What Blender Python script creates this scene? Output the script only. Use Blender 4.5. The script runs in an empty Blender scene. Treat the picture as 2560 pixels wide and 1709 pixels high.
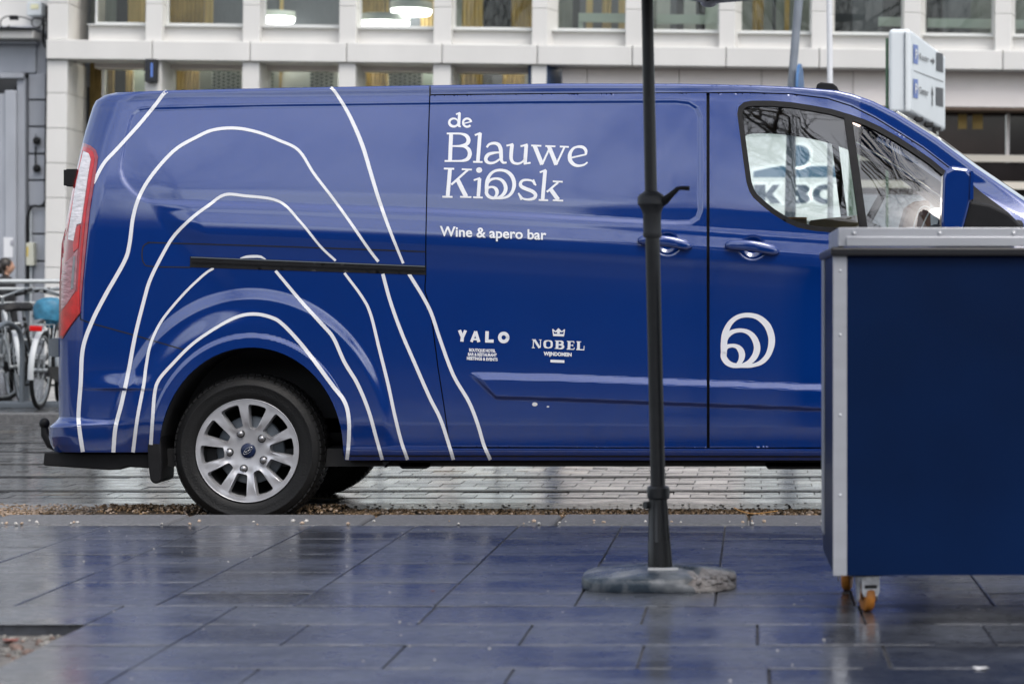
import bpy, bmesh, math, random
import numpy as np
from mathutils import Vector, Matrix, Euler
from mathutils.geometry import delaunay_2d_cdt

random.seed(7)
rng = np.random.default_rng(7)
R = math.radians
SC = bpy.context.scene
COL = SC.collection

# ------------------------------------------------------------------ camera, sky, sun, exposure
F = 85.0 / 36.0 * 2560.0          # focal length in photograph pixels
CX, CY = 1885.0, 755.0            # where the lens axis meets the photograph
EYE = 0.875
ROAD = -0.13
FARPAVE = -0.07
cam = bpy.data.cameras.new('camera')
cam_o = bpy.data.objects.new('camera', cam)
COL.objects.link(cam_o)
cam_o.location = (0, 0, EYE)
cam_o.rotation_euler = (R(90), 0, 0)
cam.lens = 85
cam.sensor_width = 36
cam.shift_x = (1280 - CX) / 2560
cam.shift_y = -(854.5 - CY) / 2560
cam.clip_end = 400
cam.dof.use_dof = True
cam.dof.focus_distance = 10.85
cam.dof.aperture_fstop = 4.4
SC.camera = cam_o

SUN_EL, SUN_AZ = R(58), R(150)
world = bpy.data.worlds.new('World')
SC.world = world
world.use_nodes = True
nt = world.node_tree
nt.nodes.clear()
out = nt.nodes.new('ShaderNodeOutputWorld')
bg = nt.nodes.new('ShaderNodeBackground')
sky = nt.nodes.new('ShaderNodeTexSky')
sky.sky_type = 'NISHITA'
sky.sun_disc = False
sky.sun_elevation = SUN_EL
sky.sun_rotation = SUN_AZ
sky.dust_density = 3.0
hs = nt.nodes.new('ShaderNodeHueSaturation')
hs.inputs['Saturation'].default_value = 0.45
tc = nt.nodes.new('ShaderNodeTexCoord')
nz = nt.nodes.new('ShaderNodeTexNoise')
nz.inputs['Scale'].default_value = 3.2
nz.inputs['Detail'].default_value = 5
rmp = nt.nodes.new('ShaderNodeMapRange')
rmp.inputs['From Min'].default_value = 0.35
rmp.inputs['From Max'].default_value = 0.68
rmp.inputs['To Min'].default_value = 0.72
rmp.inputs['To Max'].default_value = 1.22
mul = nt.nodes.new('ShaderNodeVectorMath')
mul.operation = 'SCALE'
nt.links.new(sky.outputs[0], hs.inputs['Color'])
nt.links.new(tc.outputs['Generated'], nz.inputs['Vector'])
nt.links.new(nz.outputs[0], rmp.inputs['Value'])
nt.links.new(hs.outputs[0], mul.inputs[0])
nt.links.new(rmp.outputs[0], mul.inputs['Scale'])
nt.links.new(mul.outputs[0], bg.inputs['Color'])
bg.inputs['Strength'].default_value = 0.15
nt.links.new(bg.outputs[0], out.inputs[0])

sun = bpy.data.lights.new('sun', 'SUN')
sun.energy = 0.6
sun.angle = R(25)
sun.color = (1.0, 0.95, 0.88)
sun_o = bpy.data.objects.new('sun', sun)
COL.objects.link(sun_o)
sd = Vector((math.sin(SUN_AZ) * math.cos(SUN_EL), math.cos(SUN_AZ) * math.cos(SUN_EL), math.sin(SUN_EL)))
sun_o.rotation_euler = (-sd).to_track_quat('-Z', 'Y').to_euler()
SC.view_settings.view_transform = 'Standard'
SC.view_settings.look = 'None'
SC.view_settings.gamma = 1
SC.view_settings.use_curve_mapping = False
SC.view_settings.exposure = 0.92
SC.cycles.use_denoising = True
SC.cycles.max_bounces = 10
SC.cycles.transparent_max_bounces = 16
SC.cycles.caustics_reflective = False
SC.cycles.caustics_refractive = False

# ------------------------------------------------------------------ helpers
def P(px, py, D):
    return Vector(((px - CX) * D / F, D, EYE - (py - CY) * D / F))

def ss(a, b, x):
    t = np.clip((x - a) / (b - a), 0, 1)
    return t * t * (3 - 2 * t)

class MB:
    def __init__(s):
        s.v = []; s.f = []; s.m = []; s.sm = []
    def add(s, vs, fs, mi=0, smooth=False):
        b = len(s.v)
        s.v += [tuple(v) for v in vs]
        for f in fs:
            s.f.append(tuple(i + b for i in f)); s.m.append(mi); s.sm.append(smooth)
    def box(s, x0, x1, y0, y1, z0, z1, mi=0):
        if x0 > x1: x0, x1 = x1, x0
        if y0 > y1: y0, y1 = y1, y0
        if z0 > z1: z0, z1 = z1, z0
        s.add([(x0,y0,z0),(x1,y0,z0),(x1,y1,z0),(x0,y1,z0),(x0,y0,z1),(x1,y0,z1),(x1,y1,z1),(x0,y1,z1)],
              [(0,3,2,1),(4,5,6,7),(0,1,5,4),(1,2,6,5),(2,3,7,6),(3,0,4,7)], mi)
    def prism(s, pts, axis, a, b, mi=0):
        """polygon pts (2D) extruded along axis from a to b; axis 'z': pts=(x,y); 'y': pts=(x,z); 'x': pts=(y,z)"""
        n = len(pts)
        def mk(p, t):
            return {'z': (p[0], p[1], t), 'y': (p[0], t, p[1]), 'x': (t, p[0], p[1])}[axis]
        vs = [mk(p, a) for p in pts] + [mk(p, b) for p in pts]
        fs = [tuple(range(n)), tuple(range(2 * n - 1, n - 1, -1))]
        fs += [(i, i + n, (i + 1) % n + n, (i + 1) % n) for i in range(n)]
        s.add(vs, fs, mi)
    def tube(s, path, r, n=8, mi=0, caps=True, smooth=True):
        path = [Vector(p) for p in path]
        k = len(path)
        rs = r if isinstance(r, (list, tuple)) else [r] * k
        vs = []; up = None
        for i, p in enumerate(path):
            d = (path[min(i + 1, k - 1)] - path[max(i - 1, 0)])
            if d.length < 1e-9: d = Vector((0, 0, 1))
            d.normalize()
            if up is None:
                up = Vector((0, 0, 1)) if abs(d.z) < 0.9 else Vector((1, 0, 0))
            a = d.cross(up)
            if a.length < 1e-6: a = d.orthogonal()
            a.normalize(); b = a.cross(d); up = b
            for j in range(n):
                t = 2 * math.pi * j / n
                vs.append(p + (a * math.cos(t) + b * math.sin(t)) * rs[i])
        fs = []
        for i in range(k - 1):
            for j in range(n):
                fs.append((i*n+j, i*n+(j+1)%n, (i+1)*n+(j+1)%n, (i+1)*n+j))
        s.add(vs, fs, mi, smooth)
        if caps:
            s.add(vs[:n], [tuple(range(n))][::-1], mi)
            s.add(vs[-n:], [tuple(range(n - 1, -1, -1))], mi)
    def lathe(s, prof, c, axis='z', n=32, mi=0, smooth=True, closed=False):
        """prof: list of (radius, along)"""
        vs = []
        for r, h in prof:
            for j in range(n):
                t = 2 * math.pi * j / n
                a, b = r * math.cos(t), r * math.sin(t)
                p = {'z': (a, b, h), 'y': (a, h, b), 'x': (h, a, b)}[axis]
                vs.append((c[0] + p[0], c[1] + p[1], c[2] + p[2]))
        fs = []
        k = len(prof)
        for i in range(k - 1 + (1 if closed else 0)):
            i2 = (i + 1) % k
            for j in range(n):
                fs.append((i*n+j, i*n+(j+1)%n, i2*n+(j+1)%n, i2*n+j))
        s.add(vs, fs, mi, smooth)
    def blob(s, c, rx, ry, rz, mi=0, n=7, jit=0.0):
        vs = []; fs = []
        k = max(3, n // 2 + 1)
        for i in range(k + 1):
            th = math.pi * i / k
            for j in range(n):
                ph = 2 * math.pi * j / n
                q = 1 + (random.uniform(-jit, jit) if 0 < i < k else 0)
                vs.append((c[0] + rx*q*math.sin(th)*math.cos(ph), c[1] + ry*q*math.sin(th)*math.sin(ph), c[2] + rz*q*math.cos(th)))
        for i in range(k):
            for j in range(n):
                fs.append((i*n+j, (i+1)*n+j, (i+1)*n+(j+1)%n, i*n+(j+1)%n))
        s.add(vs, fs, mi, True)
    def mesh(s, name, mats):
        me = bpy.data.meshes.new(name)
        me.from_pydata(s.v, [], s.f)
        for m in (mats if isinstance(mats, (list, tuple)) else [mats]):
            me.materials.append(m)
        me.polygons.foreach_set('material_index', s.m)
        me.polygons.foreach_set('use_smooth', s.sm)
        me.update()
        return me

def tag(o, label=None, cat=None, group=None, kind=None):
    if label: o['label'] = label
    if cat: o['category'] = cat
    if group: o['group'] = group
    if kind: o['kind'] = kind
    return o

def wloc(o):
    v = Vector(o.location); p = o.parent
    while p is not None:
        v = v + Vector(p.location); p = p.parent
    return v

def obj(name, data, mats=None, parent=None, loc=None, bevel=0.0, seg=2, world=True, fix=True):
    """world=True: vertices are in world space and are moved into the parent's frame"""
    me = data.mesh(name, mats) if isinstance(data, MB) else data
    if fix and isinstance(data, MB):
        bm = bmesh.new(); bm.from_mesh(me)
        bmesh.ops.recalc_face_normals(bm, faces=bm.faces)
        bm.to_mesh(me); bm.free()
    o = bpy.data.objects.new(name, me)
    COL.objects.link(o)
    if parent is not None:
        o.parent = parent
        if world:
            me.transform(Matrix.Translation(-wloc(parent)))
    if loc is not None: o.location = loc
    if bevel:
        m = o.modifiers.new('bevel', 'BEVEL')
        m.width = bevel; m.segments = seg; m.limit_method = 'ANGLE'; m.angle_limit = R(35)
        m.harden_normals = False
    return o

def empty(name, loc, label, cat, group=None):
    o = bpy.data.objects.new(name, None)
    COL.objects.link(o)
    o.location = loc
    o.empty_display_size = 0.2
    return tag(o, label, cat, group)

def copy_tree(o, parent=None):
    c = o.copy(); COL.objects.link(c)
    if parent is not None: c.parent = parent
    for ch in list(o.children): copy_tree(ch, c)
    return c

# ------------------------------------------------------------------ materials
def mat(name, col, rough=0.5, lo=0.3, hi=0.7, metal=0.0, var=0.0, vscale=8.0, bump=0.0, bscale=60.0, rvar=0.0, coat=0.0, spec=0.5,
        emit=None, estr=0.0, objvar=0.0, stretch=None, col2=None, streak=False):
    m = bpy.data.materials.new(name); m.use_nodes = True
    n = m.node_tree.nodes; l = m.node_tree.links
    b = n['Principled BSDF']
    b.inputs['Base Color'].default_value = (*col, 1)
    b.inputs['Roughness'].default_value = rough
    b.inputs['Metallic'].default_value = metal
    b.inputs['Specular IOR Level'].default_value = spec
    b.inputs['Coat Weight'].default_value = coat
    b.inputs['Coat Roughness'].default_value = 0.03
    if emit:
        b.inputs['Emission Color'].default_value = (*emit, 1); b.inputs['Emission Strength'].default_value = estr
    t = n.new('ShaderNodeTexCoord')
    src = t.outputs['Object']
    if stretch:
        mp = n.new('ShaderNodeMapping'); mp.inputs['Scale'].default_value = stretch
        l.new(src, mp.inputs[0]); src = mp.outputs[0]
    if var or objvar or col2:
        z = n.new('ShaderNodeTexNoise'); z.inputs['Scale'].default_value = vscale; z.inputs['Detail'].default_value = 6
        l.new(src, z.inputs['Vector'])
        mx = n.new('ShaderNodeMix'); mx.data_type = 'RGBA'
        c2 = col2 if col2 else tuple(min(1, c * (1 + var)) for c in col)
        c1 = col if col2 else tuple(c * (1 - var) for c in col)
        mx.inputs[6].default_value = (*c1, 1); mx.inputs[7].default_value = (*c2, 1)
        mr = n.new('ShaderNodeMapRange'); mr.inputs['From Min'].default_value = lo; mr.inputs['From Max'].default_value = hi
        l.new(z.outputs[0], mr.inputs['Value']); l.new(mr.outputs[0], mx.inputs[0])
        res = mx.outputs[2]
        if objvar:
            oi = n.new('ShaderNodeObjectInfo')
            mr2 = n.new('ShaderNodeMapRange'); mr2.inputs['To Min'].default_value = 1 - objvar; mr2.inputs['To Max'].default_value = 1 + objvar
            l.new(oi.outputs['Random'], mr2.inputs['Value'])
            vm = n.new('ShaderNodeVectorMath'); vm.operation = 'SCALE'
            l.new(res, vm.inputs[0]); l.new(mr2.outputs[0], vm.inputs['Scale']); res = vm.outputs[0]
        l.new(res, b.inputs['Base Color'])
    if rvar:
        z2 = n.new('ShaderNodeTexNoise'); z2.inputs['Scale'].default_value = vscale * 0.6; z2.inputs['Detail'].default_value = 5
        l.new(src, z2.inputs['Vector'])
        mr3 = n.new('ShaderNodeMapRange'); mr3.inputs['From Min'].default_value = 0.35; mr3.inputs['From Max'].default_value = 0.65
        mr3.inputs['To Min'].default_value = max(0.02, rough - rvar); mr3.inputs['To Max'].default_value = rough + rvar
        l.new(z2.outputs[0], mr3.inputs['Value']); l.new(mr3.outputs[0], b.inputs['Roughness'])
    if bump:
        z3 = n.new('ShaderNodeTexNoise'); z3.inputs['Scale'].default_value = bscale; z3.inputs['Detail'].default_value = 4
        l.new(src, z3.inputs['Vector'])
        bp = n.new('ShaderNodeBump'); bp.inputs['Strength'].default_value = bump; bp.inputs['Distance'].default_value = 0.01
        l.new(z3.outputs[0], bp.inputs['Height']); l.new(bp.outputs[0], b.inputs['Normal'])
        l.new(bp.outputs[0], b.inputs['Coat Normal'])
    return m

def glass(name, tint, refl=1.5, rough=0.0, boost=1.0):
    m = bpy.data.materials.new(name); m.use_nodes = True
    n = m.node_tree.nodes; l = m.node_tree.links
    n.remove(n['Principled BSDF'])
    tr = n.new('ShaderNodeBsdfTransparent'); tr.inputs[0].default_value = (*tint, 1)
    gl = n.new('ShaderNodeBsdfGlossy'); gl.inputs['Roughness'].default_value = rough
    fr = n.new('ShaderNodeFresnel'); fr.inputs[0].default_value = refl
    mx = n.new('ShaderNodeMixShader')
    mu = n.new('ShaderNodeMath'); mu.operation = 'MULTIPLY'; mu.inputs[1].default_value = boost; mu.use_clamp = True
    l.new(fr.outputs[0], mu.inputs[0]); l.new(mu.outputs[0], mx.inputs[0])
    l.new(tr.outputs[0], mx.inputs[1]); l.new(gl.outputs[0], mx.inputs[2])
    l.new(mx.outputs[0], n['Material Output'].inputs[0])
    return m

M = {}
M['paint'] = mat('van_paint', (0.0018, 0.031, 0.19), 0.38, metal=0.25, coat=1.0, bump=0.012, bscale=520, var=0.03, vscale=3, spec=0.0)
M['paint'].node_tree.nodes['Principled BSDF'].inputs['Coat IOR'].default_value = 2.15
def road_film():
    # rain speckle in the clear coat and a thin film of road dirt low on the flank
    m = M['paint']; n = m.node_tree.nodes; l = m.node_tree.links; b = n['Principled BSDF']
    t = n.new('ShaderNodeTexCoord')
    z = n.new('ShaderNodeTexNoise'); z.inputs['Scale'].default_value = 260; z.inputs['Detail'].default_value = 2
    l.new(t.outputs['Object'], z.inputs['Vector'])
    r = n.new('ShaderNodeMapRange'); r.inputs['From Min'].default_value = 0.36; r.inputs['From Max'].default_value = 0.62
    r.inputs['To Min'].default_value = 0.78; r.inputs['To Max'].default_value = 1.0
    l.new(z.outputs[0], r.inputs['Value']); l.new(r.outputs[0], b.inputs['Coat Weight'])
    sx = n.new('ShaderNodeSeparateXYZ'); l.new(t.outputs['Object'], sx.inputs[0])
    h = n.new('ShaderNodeMapRange'); h.inputs['From Min'].default_value = 0.62; h.inputs['From Max'].default_value = 0.26
    h.inputs['To Min'].default_value = 0.0; h.inputs['To Max'].default_value = 1.0
    l.new(sx.outputs['Z'], h.inputs['Value'])
    d = n.new('ShaderNodeTexNoise'); d.inputs['Scale'].default_value = 16; d.inputs['Detail'].default_value = 9; d.inputs['Roughness'].default_value = 0.75
    l.new(t.outputs['Object'], d.inputs['Vector'])
    dr = n.new('ShaderNodeMapRange'); dr.inputs['From Min'].default_value = 0.45; dr.inputs['From Max'].default_value = 0.75
    dr.inputs['To Min'].default_value = 0.0; dr.inputs['To Max'].default_value = 0.34
    l.new(d.outputs[0], dr.inputs['Value'])
    mu = n.new('ShaderNodeMath'); mu.operation = 'MULTIPLY'; l.new(h.outputs[0], mu.inputs[0]); l.new(dr.outputs[0], mu.inputs[1])
    mx = n.new('ShaderNodeMix'); mx.data_type = 'RGBA'
    src = b.inputs['Base Color'].links[0].from_socket
    l.new(src, mx.inputs[6]); mx.inputs[7].default_value = (0.06, 0.05, 0.05, 1); l.new(mu.outputs[0], mx.inputs[0])
    l.new(mx.outputs[2], b.inputs['Base Color'])
road_film()
M['decal'] = mat('white_vinyl', (0.72, 0.73, 0.76), 0.35, var=0.02, vscale=5)
M['black'] = mat('black_plastic', (0.010, 0.010, 0.011), 0.5, spec=0.22, bump=0.15, bscale=300, var=0.2, vscale=20)
M['blackgloss'] = mat('black_gloss', (0.01, 0.01, 0.011), 0.2)
M['rubber'] = mat('rubber', (0.0045, 0.0045, 0.0048), 0.6, spec=0.35, var=0.3, vscale=14, bump=0.25, bscale=120)
M['alloy'] = mat('alloy', (0.50, 0.50, 0.52), 0.34, metal=0.5, var=0.08, vscale=18)
M['steel'] = mat('steel', (0.35, 0.35, 0.36), 0.4, metal=0.9, var=0.2, vscale=30)
M['gap'] = mat('panel_gap', (0.002, 0.003, 0.008), 0.6)
M['clear2'] = mat('smoked_lens', (0.36, 0.16, 0.18), 0.2, coat=1.0, var=0.3, vscale=16, bump=0.4, bscale=24, stretch=(1, 1, 3))
M['red'] = mat('red_lens', (0.50, 0.004, 0.008), 0.12, coat=1.0, var=0.25, vscale=25)
M['clear'] = mat('clear_lens', (0.74, 0.71, 0.73), 0.22, coat=1.0, var=0.22, vscale=14, bump=0.5, bscale=22, stretch=(1, 1, 3.5))
M['pinkl'] = mat('pink_lens', (0.30, 0.045, 0.06), 0.15, coat=1.0, var=0.2, vscale=30)
M['carglass'] = glass('car_glass', (0.76, 0.80, 0.79), 1.55, 0.0, 3.0)
M['pane'] = glass('window_glass', (0.84, 0.89, 0.86), 1.5, 0.0, 1.25)
M['liner'] = mat('headliner', (0.72, 0.72, 0.72), 0.9)
M['dark'] = mat('dark_trim', (0.02, 0.02, 0.021), 0.7)
M['tile'] = mat('paving_slab', (0.060, 0.066, 0.080), 0.34, var=0.30, vscale=28, bump=0.035, bscale=160, rvar=0.08, objvar=0.15, coat=0.85)
M['tile'].node_tree.nodes['Principled BSDF'].inputs['Coat Roughness'].default_value = 0.13
def wet_slab():
    m = M['tile']; n = m.node_tree.nodes; l = m.node_tree.links; b = n['Principled BSDF']
    g = n.new('ShaderNodeNewGeometry')
    for q in list(n):
        if q.type == 'TEX_NOISE':
            for k in list(q.inputs['Vector'].links): l.remove(k)
            l.new(g.outputs['Position'], q.inputs['Vector'])
    mp = n.new('ShaderNodeMapping'); mp.inputs['Scale'].default_value = (0.9, 1.7, 1)
    l.new(g.outputs['Position'], mp.inputs[0])
    w = n.new('ShaderNodeTexNoise'); w.inputs['Scale'].default_value = 1.6; w.inputs['Detail'].default_value = 7; w.inputs['Roughness'].default_value = 0.62
    l.new(mp.outputs[0], w.inputs['Vector'])
    def rng_(lo, hi, a=0.38, c=0.62):
        r = n.new('ShaderNodeMapRange'); r.interpolation_type = 'SMOOTHSTEP'
        r.inputs['From Min'].default_value = a; r.inputs['From Max'].default_value = c
        r.inputs['To Min'].default_value = lo; r.inputs['To Max'].default_value = hi
        l.new(w.outputs[0], r.inputs['Value']); return r.outputs[0]
    l.new(rng_(0.62, 1.0), b.inputs['Coat Weight'])
    l.new(rng_(0.21, 0.09), b.inputs['Coat Roughness'])
    src = b.inputs['Base Color'].links[0].from_socket
    vm = n.new('ShaderNodeVectorMath'); vm.operation = 'SCALE'
    l.new(src, vm.inputs[0]); l.new(rng_(1.12, 0.62), vm.inputs['Scale']); l.new(vm.outputs[0], b.inputs['Base Color'])
wet_slab()
M['base'] = mat('pavement_bed', (0.05, 0.048, 0.046), 0.8, var=0.4, vscale=30, bump=0.5, bscale=90, spec=0.05)
M['sand'] = mat('joint_sand', (0.035, 0.036, 0.04), 0.7, col2=(0.11, 0.11, 0.115), vscale=9, spec=0.1)
M['glint'] = mat('pale_joint_glint', (0.13, 0.135, 0.145), 0.6, col2=(0.30, 0.30, 0.31), vscale=14, spec=0.3)
M['kerb'] = mat('kerb_granite', (0.115, 0.115, 0.117), 0.6, var=0.35, vscale=60, bump=0.5, bscale=160, objvar=0.1)
M['sett'] = mat('road_sett', (0.062, 0.062, 0.063), 0.24, var=0.35, vscale=9, bump=0.06, bscale=90, rvar=0.12, objvar=0.3, coat=0.5)
M['settw'] = mat('ochre_sett', (0.19, 0.15, 0.10), 0.2, var=0.3, vscale=12, bump=0.06, bscale=90, rvar=0.07, objvar=0.2, coat=0.8)
M['settl'] = mat('pale_sett', (0.20, 0.20, 0.20), 0.2, var=0.15, vscale=12, bump=0.06, bscale=90, coat=0.8)
M['road'] = mat('wet_road', (0.05, 0.05, 0.05), 0.25, var=0.4, vscale=3, bump=0.12, bscale=50, rvar=0.12, coat=0.6)
M['concrete'] = mat('wet_concrete', (0.24, 0.235, 0.235), 0.35, var=0.35, vscale=30, bump=0.25, bscale=70, rvar=0.12, coat=0.5)
M['rail'] = mat('tram_rail', (0.12, 0.12, 0.125), 0.25, metal=0.9, var=0.2, vscale=12)
M['gravel'] = mat('brown_gravel', (0.22, 0.145, 0.08), 0.75, var=0.55, vscale=45, bump=0.4, bscale=100)
M['gravelp'] = mat('pale_gravel', (0.42, 0.32, 0.24), 0.7, var=0.4, vscale=60)
M['soil_and_shade'] = mat('dark_soil_and_shade', (0.045, 0.03, 0.018), 0.8, var=0.5, vscale=40, bump=0.8, bscale=90)
M['stone'] = mat('white_stone', (0.66, 0.65, 0.625), 0.7, var=0.05, vscale=1.3, objvar=0.035, bump=0.05, bscale=30, stretch=(1, 1, 0.35))
M['stoneg'] = mat('grey_stone', (0.36, 0.38, 0.42), 0.75, var=0.10, vscale=2.5, objvar=0.08, bump=0.1, bscale=40, stretch=(1, 1, 0.4))
M['stonewarm'] = mat('warm_stone', (0.74, 0.69, 0.66), 0.7, var=0.05, vscale=1.5, objvar=0.04)
M['wframe'] = mat('window_frame', (0.60, 0.61, 0.60), 0.45, var=0.03)
M['joint'] = mat('joint_backing', (0.22, 0.22, 0.22), 0.9)
M['navy'] = mat('kiosk_navy', (0.0012, 0.0115, 0.052), 0.4, var=0.22, vscale=1.6, bump=0.01, bscale=40, spec=0.12)
M['alu'] = mat('brushed_aluminium', (0.50, 0.51, 0.54), 0.42, metal=0.6, var=0.06, vscale=20, stretch=(0.2, 1, 1))
M['counter'] = mat('counter_black', (0.012, 0.012, 0.015), 0.35)
M['orange'] = mat('castor_orange', (0.55, 0.20, 0.03), 0.5, var=0.2, vscale=40)
M['zinc'] = mat('castor_zinc', (0.55, 0.56, 0.58), 0.35, metal=0.8, var=0.25, vscale=60)
M['pole'] = mat('parasol_pole', (0.010, 0.011, 0.012), 0.38, var=0.3, vscale=30, bump=0.05, bscale=200)
M['plasticd'] = mat('parasol_hub', (0.020, 0.021, 0.023), 0.55, var=0.15, vscale=20)
M['concb'] = mat('parasol_base', (0.028, 0.042, 0.058), 0.36, lo=0.42, hi=0.70, col2=(0.24, 0.25, 0.26), vscale=13, bump=0.15, bscale=60, rvar=0.15)
M['concbroken'] = mat('broken_concrete', (0.15, 0.135, 0.13), 0.9, col2=(0.46, 0.43, 0.41), vscale=22, bump=1.0, bscale=60)
M['canvas'] = mat('parasol_canvas', (0.62, 0.62, 0.64), 0.8)
M['signw'] = mat('sign_white', (0.66, 0.70, 0.72), 0.35, var=0.03, vscale=2)
M['signface'] = mat('sign_face', (0.60, 0.63, 0.65), 0.3)
M['signblue'] = mat('sign_blue', (0.05, 0.12, 0.42), 0.4)
M['signtext'] = mat('sign_text', (0.06, 0.06, 0.065), 0.5)
M['display'] = mat('sign_display', (0.035, 0.035, 0.04), 0.5, var=0.4, vscale=40)
M['green'] = mat('green_post', (0.08, 0.16, 0.09), 0.5)
M['postgrey'] = mat('post_grey', (0.20, 0.225, 0.26), 0.5, var=0.1, vscale=8)
M['postwhite'] = mat('post_white', (0.72, 0.73, 0.75), 0.45)
M['blueplate'] = mat('blue_plate', (0.04, 0.13, 0.30), 0.45)
M['lamp'] = mat('pendant_glow', (0.9, 0.9, 0.9), 0.5, emit=(1, 0.99, 0.96), estr=3.0)
M['lampshade'] = mat('pendant_shade', (0.55, 0.58, 0.54), 0.6)
M['tan'] = mat('tan_curtain', (0.62, 0.46, 0.20), 0.85, var=0.12, vscale=3, stretch=(8, 1, 0.4))
M['gold'] = mat('ochre_panel', (0.44, 0.31, 0.11), 0.8, var=0.25, vscale=4)
M['greyg'] = mat('grey_green_panel', (0.20, 0.22, 0.20), 0.8, var=0.15, vscale=5, stretch=(6, 1, 0.5))
M['greyb'] = mat('blue_grey_blind', (0.15, 0.16, 0.18), 0.8, var=0.12, vscale=20, stretch=(6, 1, 0.3))
M['ink'] = mat('dark_column', (0.012, 0.014, 0.018), 0.5)
M['pale'] = mat('pale_panel', (0.50, 0.53, 0.51), 0.8, var=0.06, vscale=4)
M['palegreen'] = mat('pale_green_panel', (0.48, 0.56, 0.50), 0.7)
M['wallin'] = mat('room_wall', (0.42, 0.42, 0.40), 0.9)
M['bluewall'] = mat('blue_panel', (0.025, 0.06, 0.14), 0.5, var=0.15, vscale=6)
M['kbcw'] = mat('lightbox_white', (0.8, 0.8, 0.8), 0.4, emit=(0.9, 0.97, 0.95), estr=0.32)
M['kbchalo'] = mat('letter_halo', (0.85, 0.85, 0.85), 0.4, emit=(0.95, 1.0, 0.98), estr=0.55)
M['kbcb'] = mat('lightbox_blue', (0.16, 0.22, 0.30), 0.4, var=0.04, vscale=3)
M['kbcs'] = mat('lightbox_sky_blue', (0.17, 0.32, 0.47), 0.4, var=0.04, vscale=3)
M['darkglass'] = mat('dark_glazing', (0.018, 0.015, 0.015), 0.08, var=0.4, vscale=1.5)
M['brownglass'] = mat('brown_glazing', (0.045, 0.03, 0.026), 0.12, var=0.4, vscale=1.0)
M['skin'] = mat('skin', (0.48, 0.27, 0.18), 0.55)
M['hair'] = mat('hair', (0.012, 0.008, 0.006), 0.45)
M['coat'] = mat('black_coat', (0.010, 0.010, 0.012), 0.8, bump=0.2, bscale=40)
M['bikeblack'] = mat('bike_black', (0.015, 0.015, 0.016), 0.45)
M['bikesilver'] = mat('bike_silver', (0.36, 0.38, 0.39), 0.35, metal=0.7)
M['bikewhite'] = mat('bike_white', (0.45, 0.47, 0.48), 0.4)
M['bluecover'] = mat('saddle_cover', (0.03, 0.16, 0.26), 0.5, var=0.35, vscale=14, bump=0.6, bscale=30)
M['reflector'] = mat('bike_reflector', (0.55, 0.01, 0.01), 0.15, coat=1.0)
M['galv'] = mat('galvanised_rail', (0.55, 0.57, 0.56), 0.4, metal=0.5, var=0.08, vscale=10)
M['stand'] = mat('stand_steel', (0.14, 0.16, 0.18), 0.45, metal=0.4)
M['paper'] = mat('notice_paper', (0.72, 0.73, 0.75), 0.8)
M['print'] = mat('notice_print', (0.35, 0.36, 0.40), 0.8)
M['boxgrey'] = mat('meter_box', (0.62, 0.66, 0.68), 0.5)
M['yellow'] = mat('yellow_label', (0.65, 0.47, 0.05), 0.5)
M['cream'] = mat('cream_stripe', (0.72, 0.66, 0.56), 0.5)
M['cardboard'] = mat('cardboard', (0.17, 0.13, 0.055), 0.8, var=0.1, vscale=10)
M['cardlid'] = mat('cardboard_lid', (0.50, 0.26, 0.08), 0.7)
M['brown'] = mat('brown_fabric', (0.16, 0.075, 0.03), 0.7, var=0.2, vscale=20)
M['brick'] = mat('opposite_brick', (0.055, 0.036, 0.03), 0.85, var=0.3, vscale=3)
M['brick2'] = mat('opposite_plaster', (0.075, 0.07, 0.068), 0.85, var=0.2, vscale=2)
M['slate'] = mat('opposite_slate', (0.05, 0.052, 0.06), 0.7)
M['bark'] = mat('bark', (0.035, 0.028, 0.022), 0.9, var=0.3, vscale=10)
M['leaf'] = mat('dead_leaf', (0.20, 0.07, 0.05), 0.7)
M['pop'] = mat('chalky_white', (0.62, 0.62, 0.62), 0.7)
M['hubblue'] = mat('hub_blue', (0.006, 0.014, 0.05), 0.25)
M['chrome'] = mat('chrome', (0.6, 0.6, 0.62), 0.15, metal=1.0)

# ------------------------------------------------------------------ ground: pavement of slabs, kerb, road
pave = MB()
pave.add([(-60, -60, -0.036), (60, -60, -0.036), (60, 9.50, -0.036), (-60, 9.50, -0.036)], [(0, 1, 2, 3)])
pavement = tag(obj('pavement', pave, M['base']), kind='structure')

def slab(x0, x1, y0, y1):
    g = 0.0027
    jn.append((x0, x1, y0))
    w, d = x1 - x0 - 2 * g, y1 - y0 - 2 * g
    key = (round(w, 3), round(d, 3))
    if key not in slab.cache:
        b = MB(); b.box(-w / 2, w / 2, -d / 2, d / 2, -0.04, 0)
        slab.cache[key] = b.mesh('paving_slab', M['tile'])
    o = bpy.data.objects.new('paving_slab', slab.cache[key])
    COL.objects.link(o)
    o.parent = pavement
    o.location = ((x0 + x1) / 2, (y0 + y1) / 2, random.uniform(-0.0002, 0.0010))
    o.rotation_euler = (R(random.gauss(0, 0.07)), R(random.gauss(0, 0.07)), 0)
    m = o.modifiers.new('bevel', 'BEVEL'); m.width = 0.003; m.segments = 2
slab.cache = {}
jn = []
XA = -0.113; PW = 0.4035
for k in range(-9, 11):
    x1 = XA - PW * k; x0 = x1 - PW
    y = 6.967
    if x0 > 3.2 or x1 < -3.9: continue
    ys = [6.967] + ([7.265, 7.83, 8.385, 8.94, 9.478] if k % 2 else [7.55, 8.11, 8.66, 9.213, 9.478])
    for a, b in zip(ys[:-1], ys[1:]): slab(x0, x1, a, b)
rows = [4.18, 4.58, 4.98, 5.38, 5.775, 6.17, 6.565, 6.967]
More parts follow.
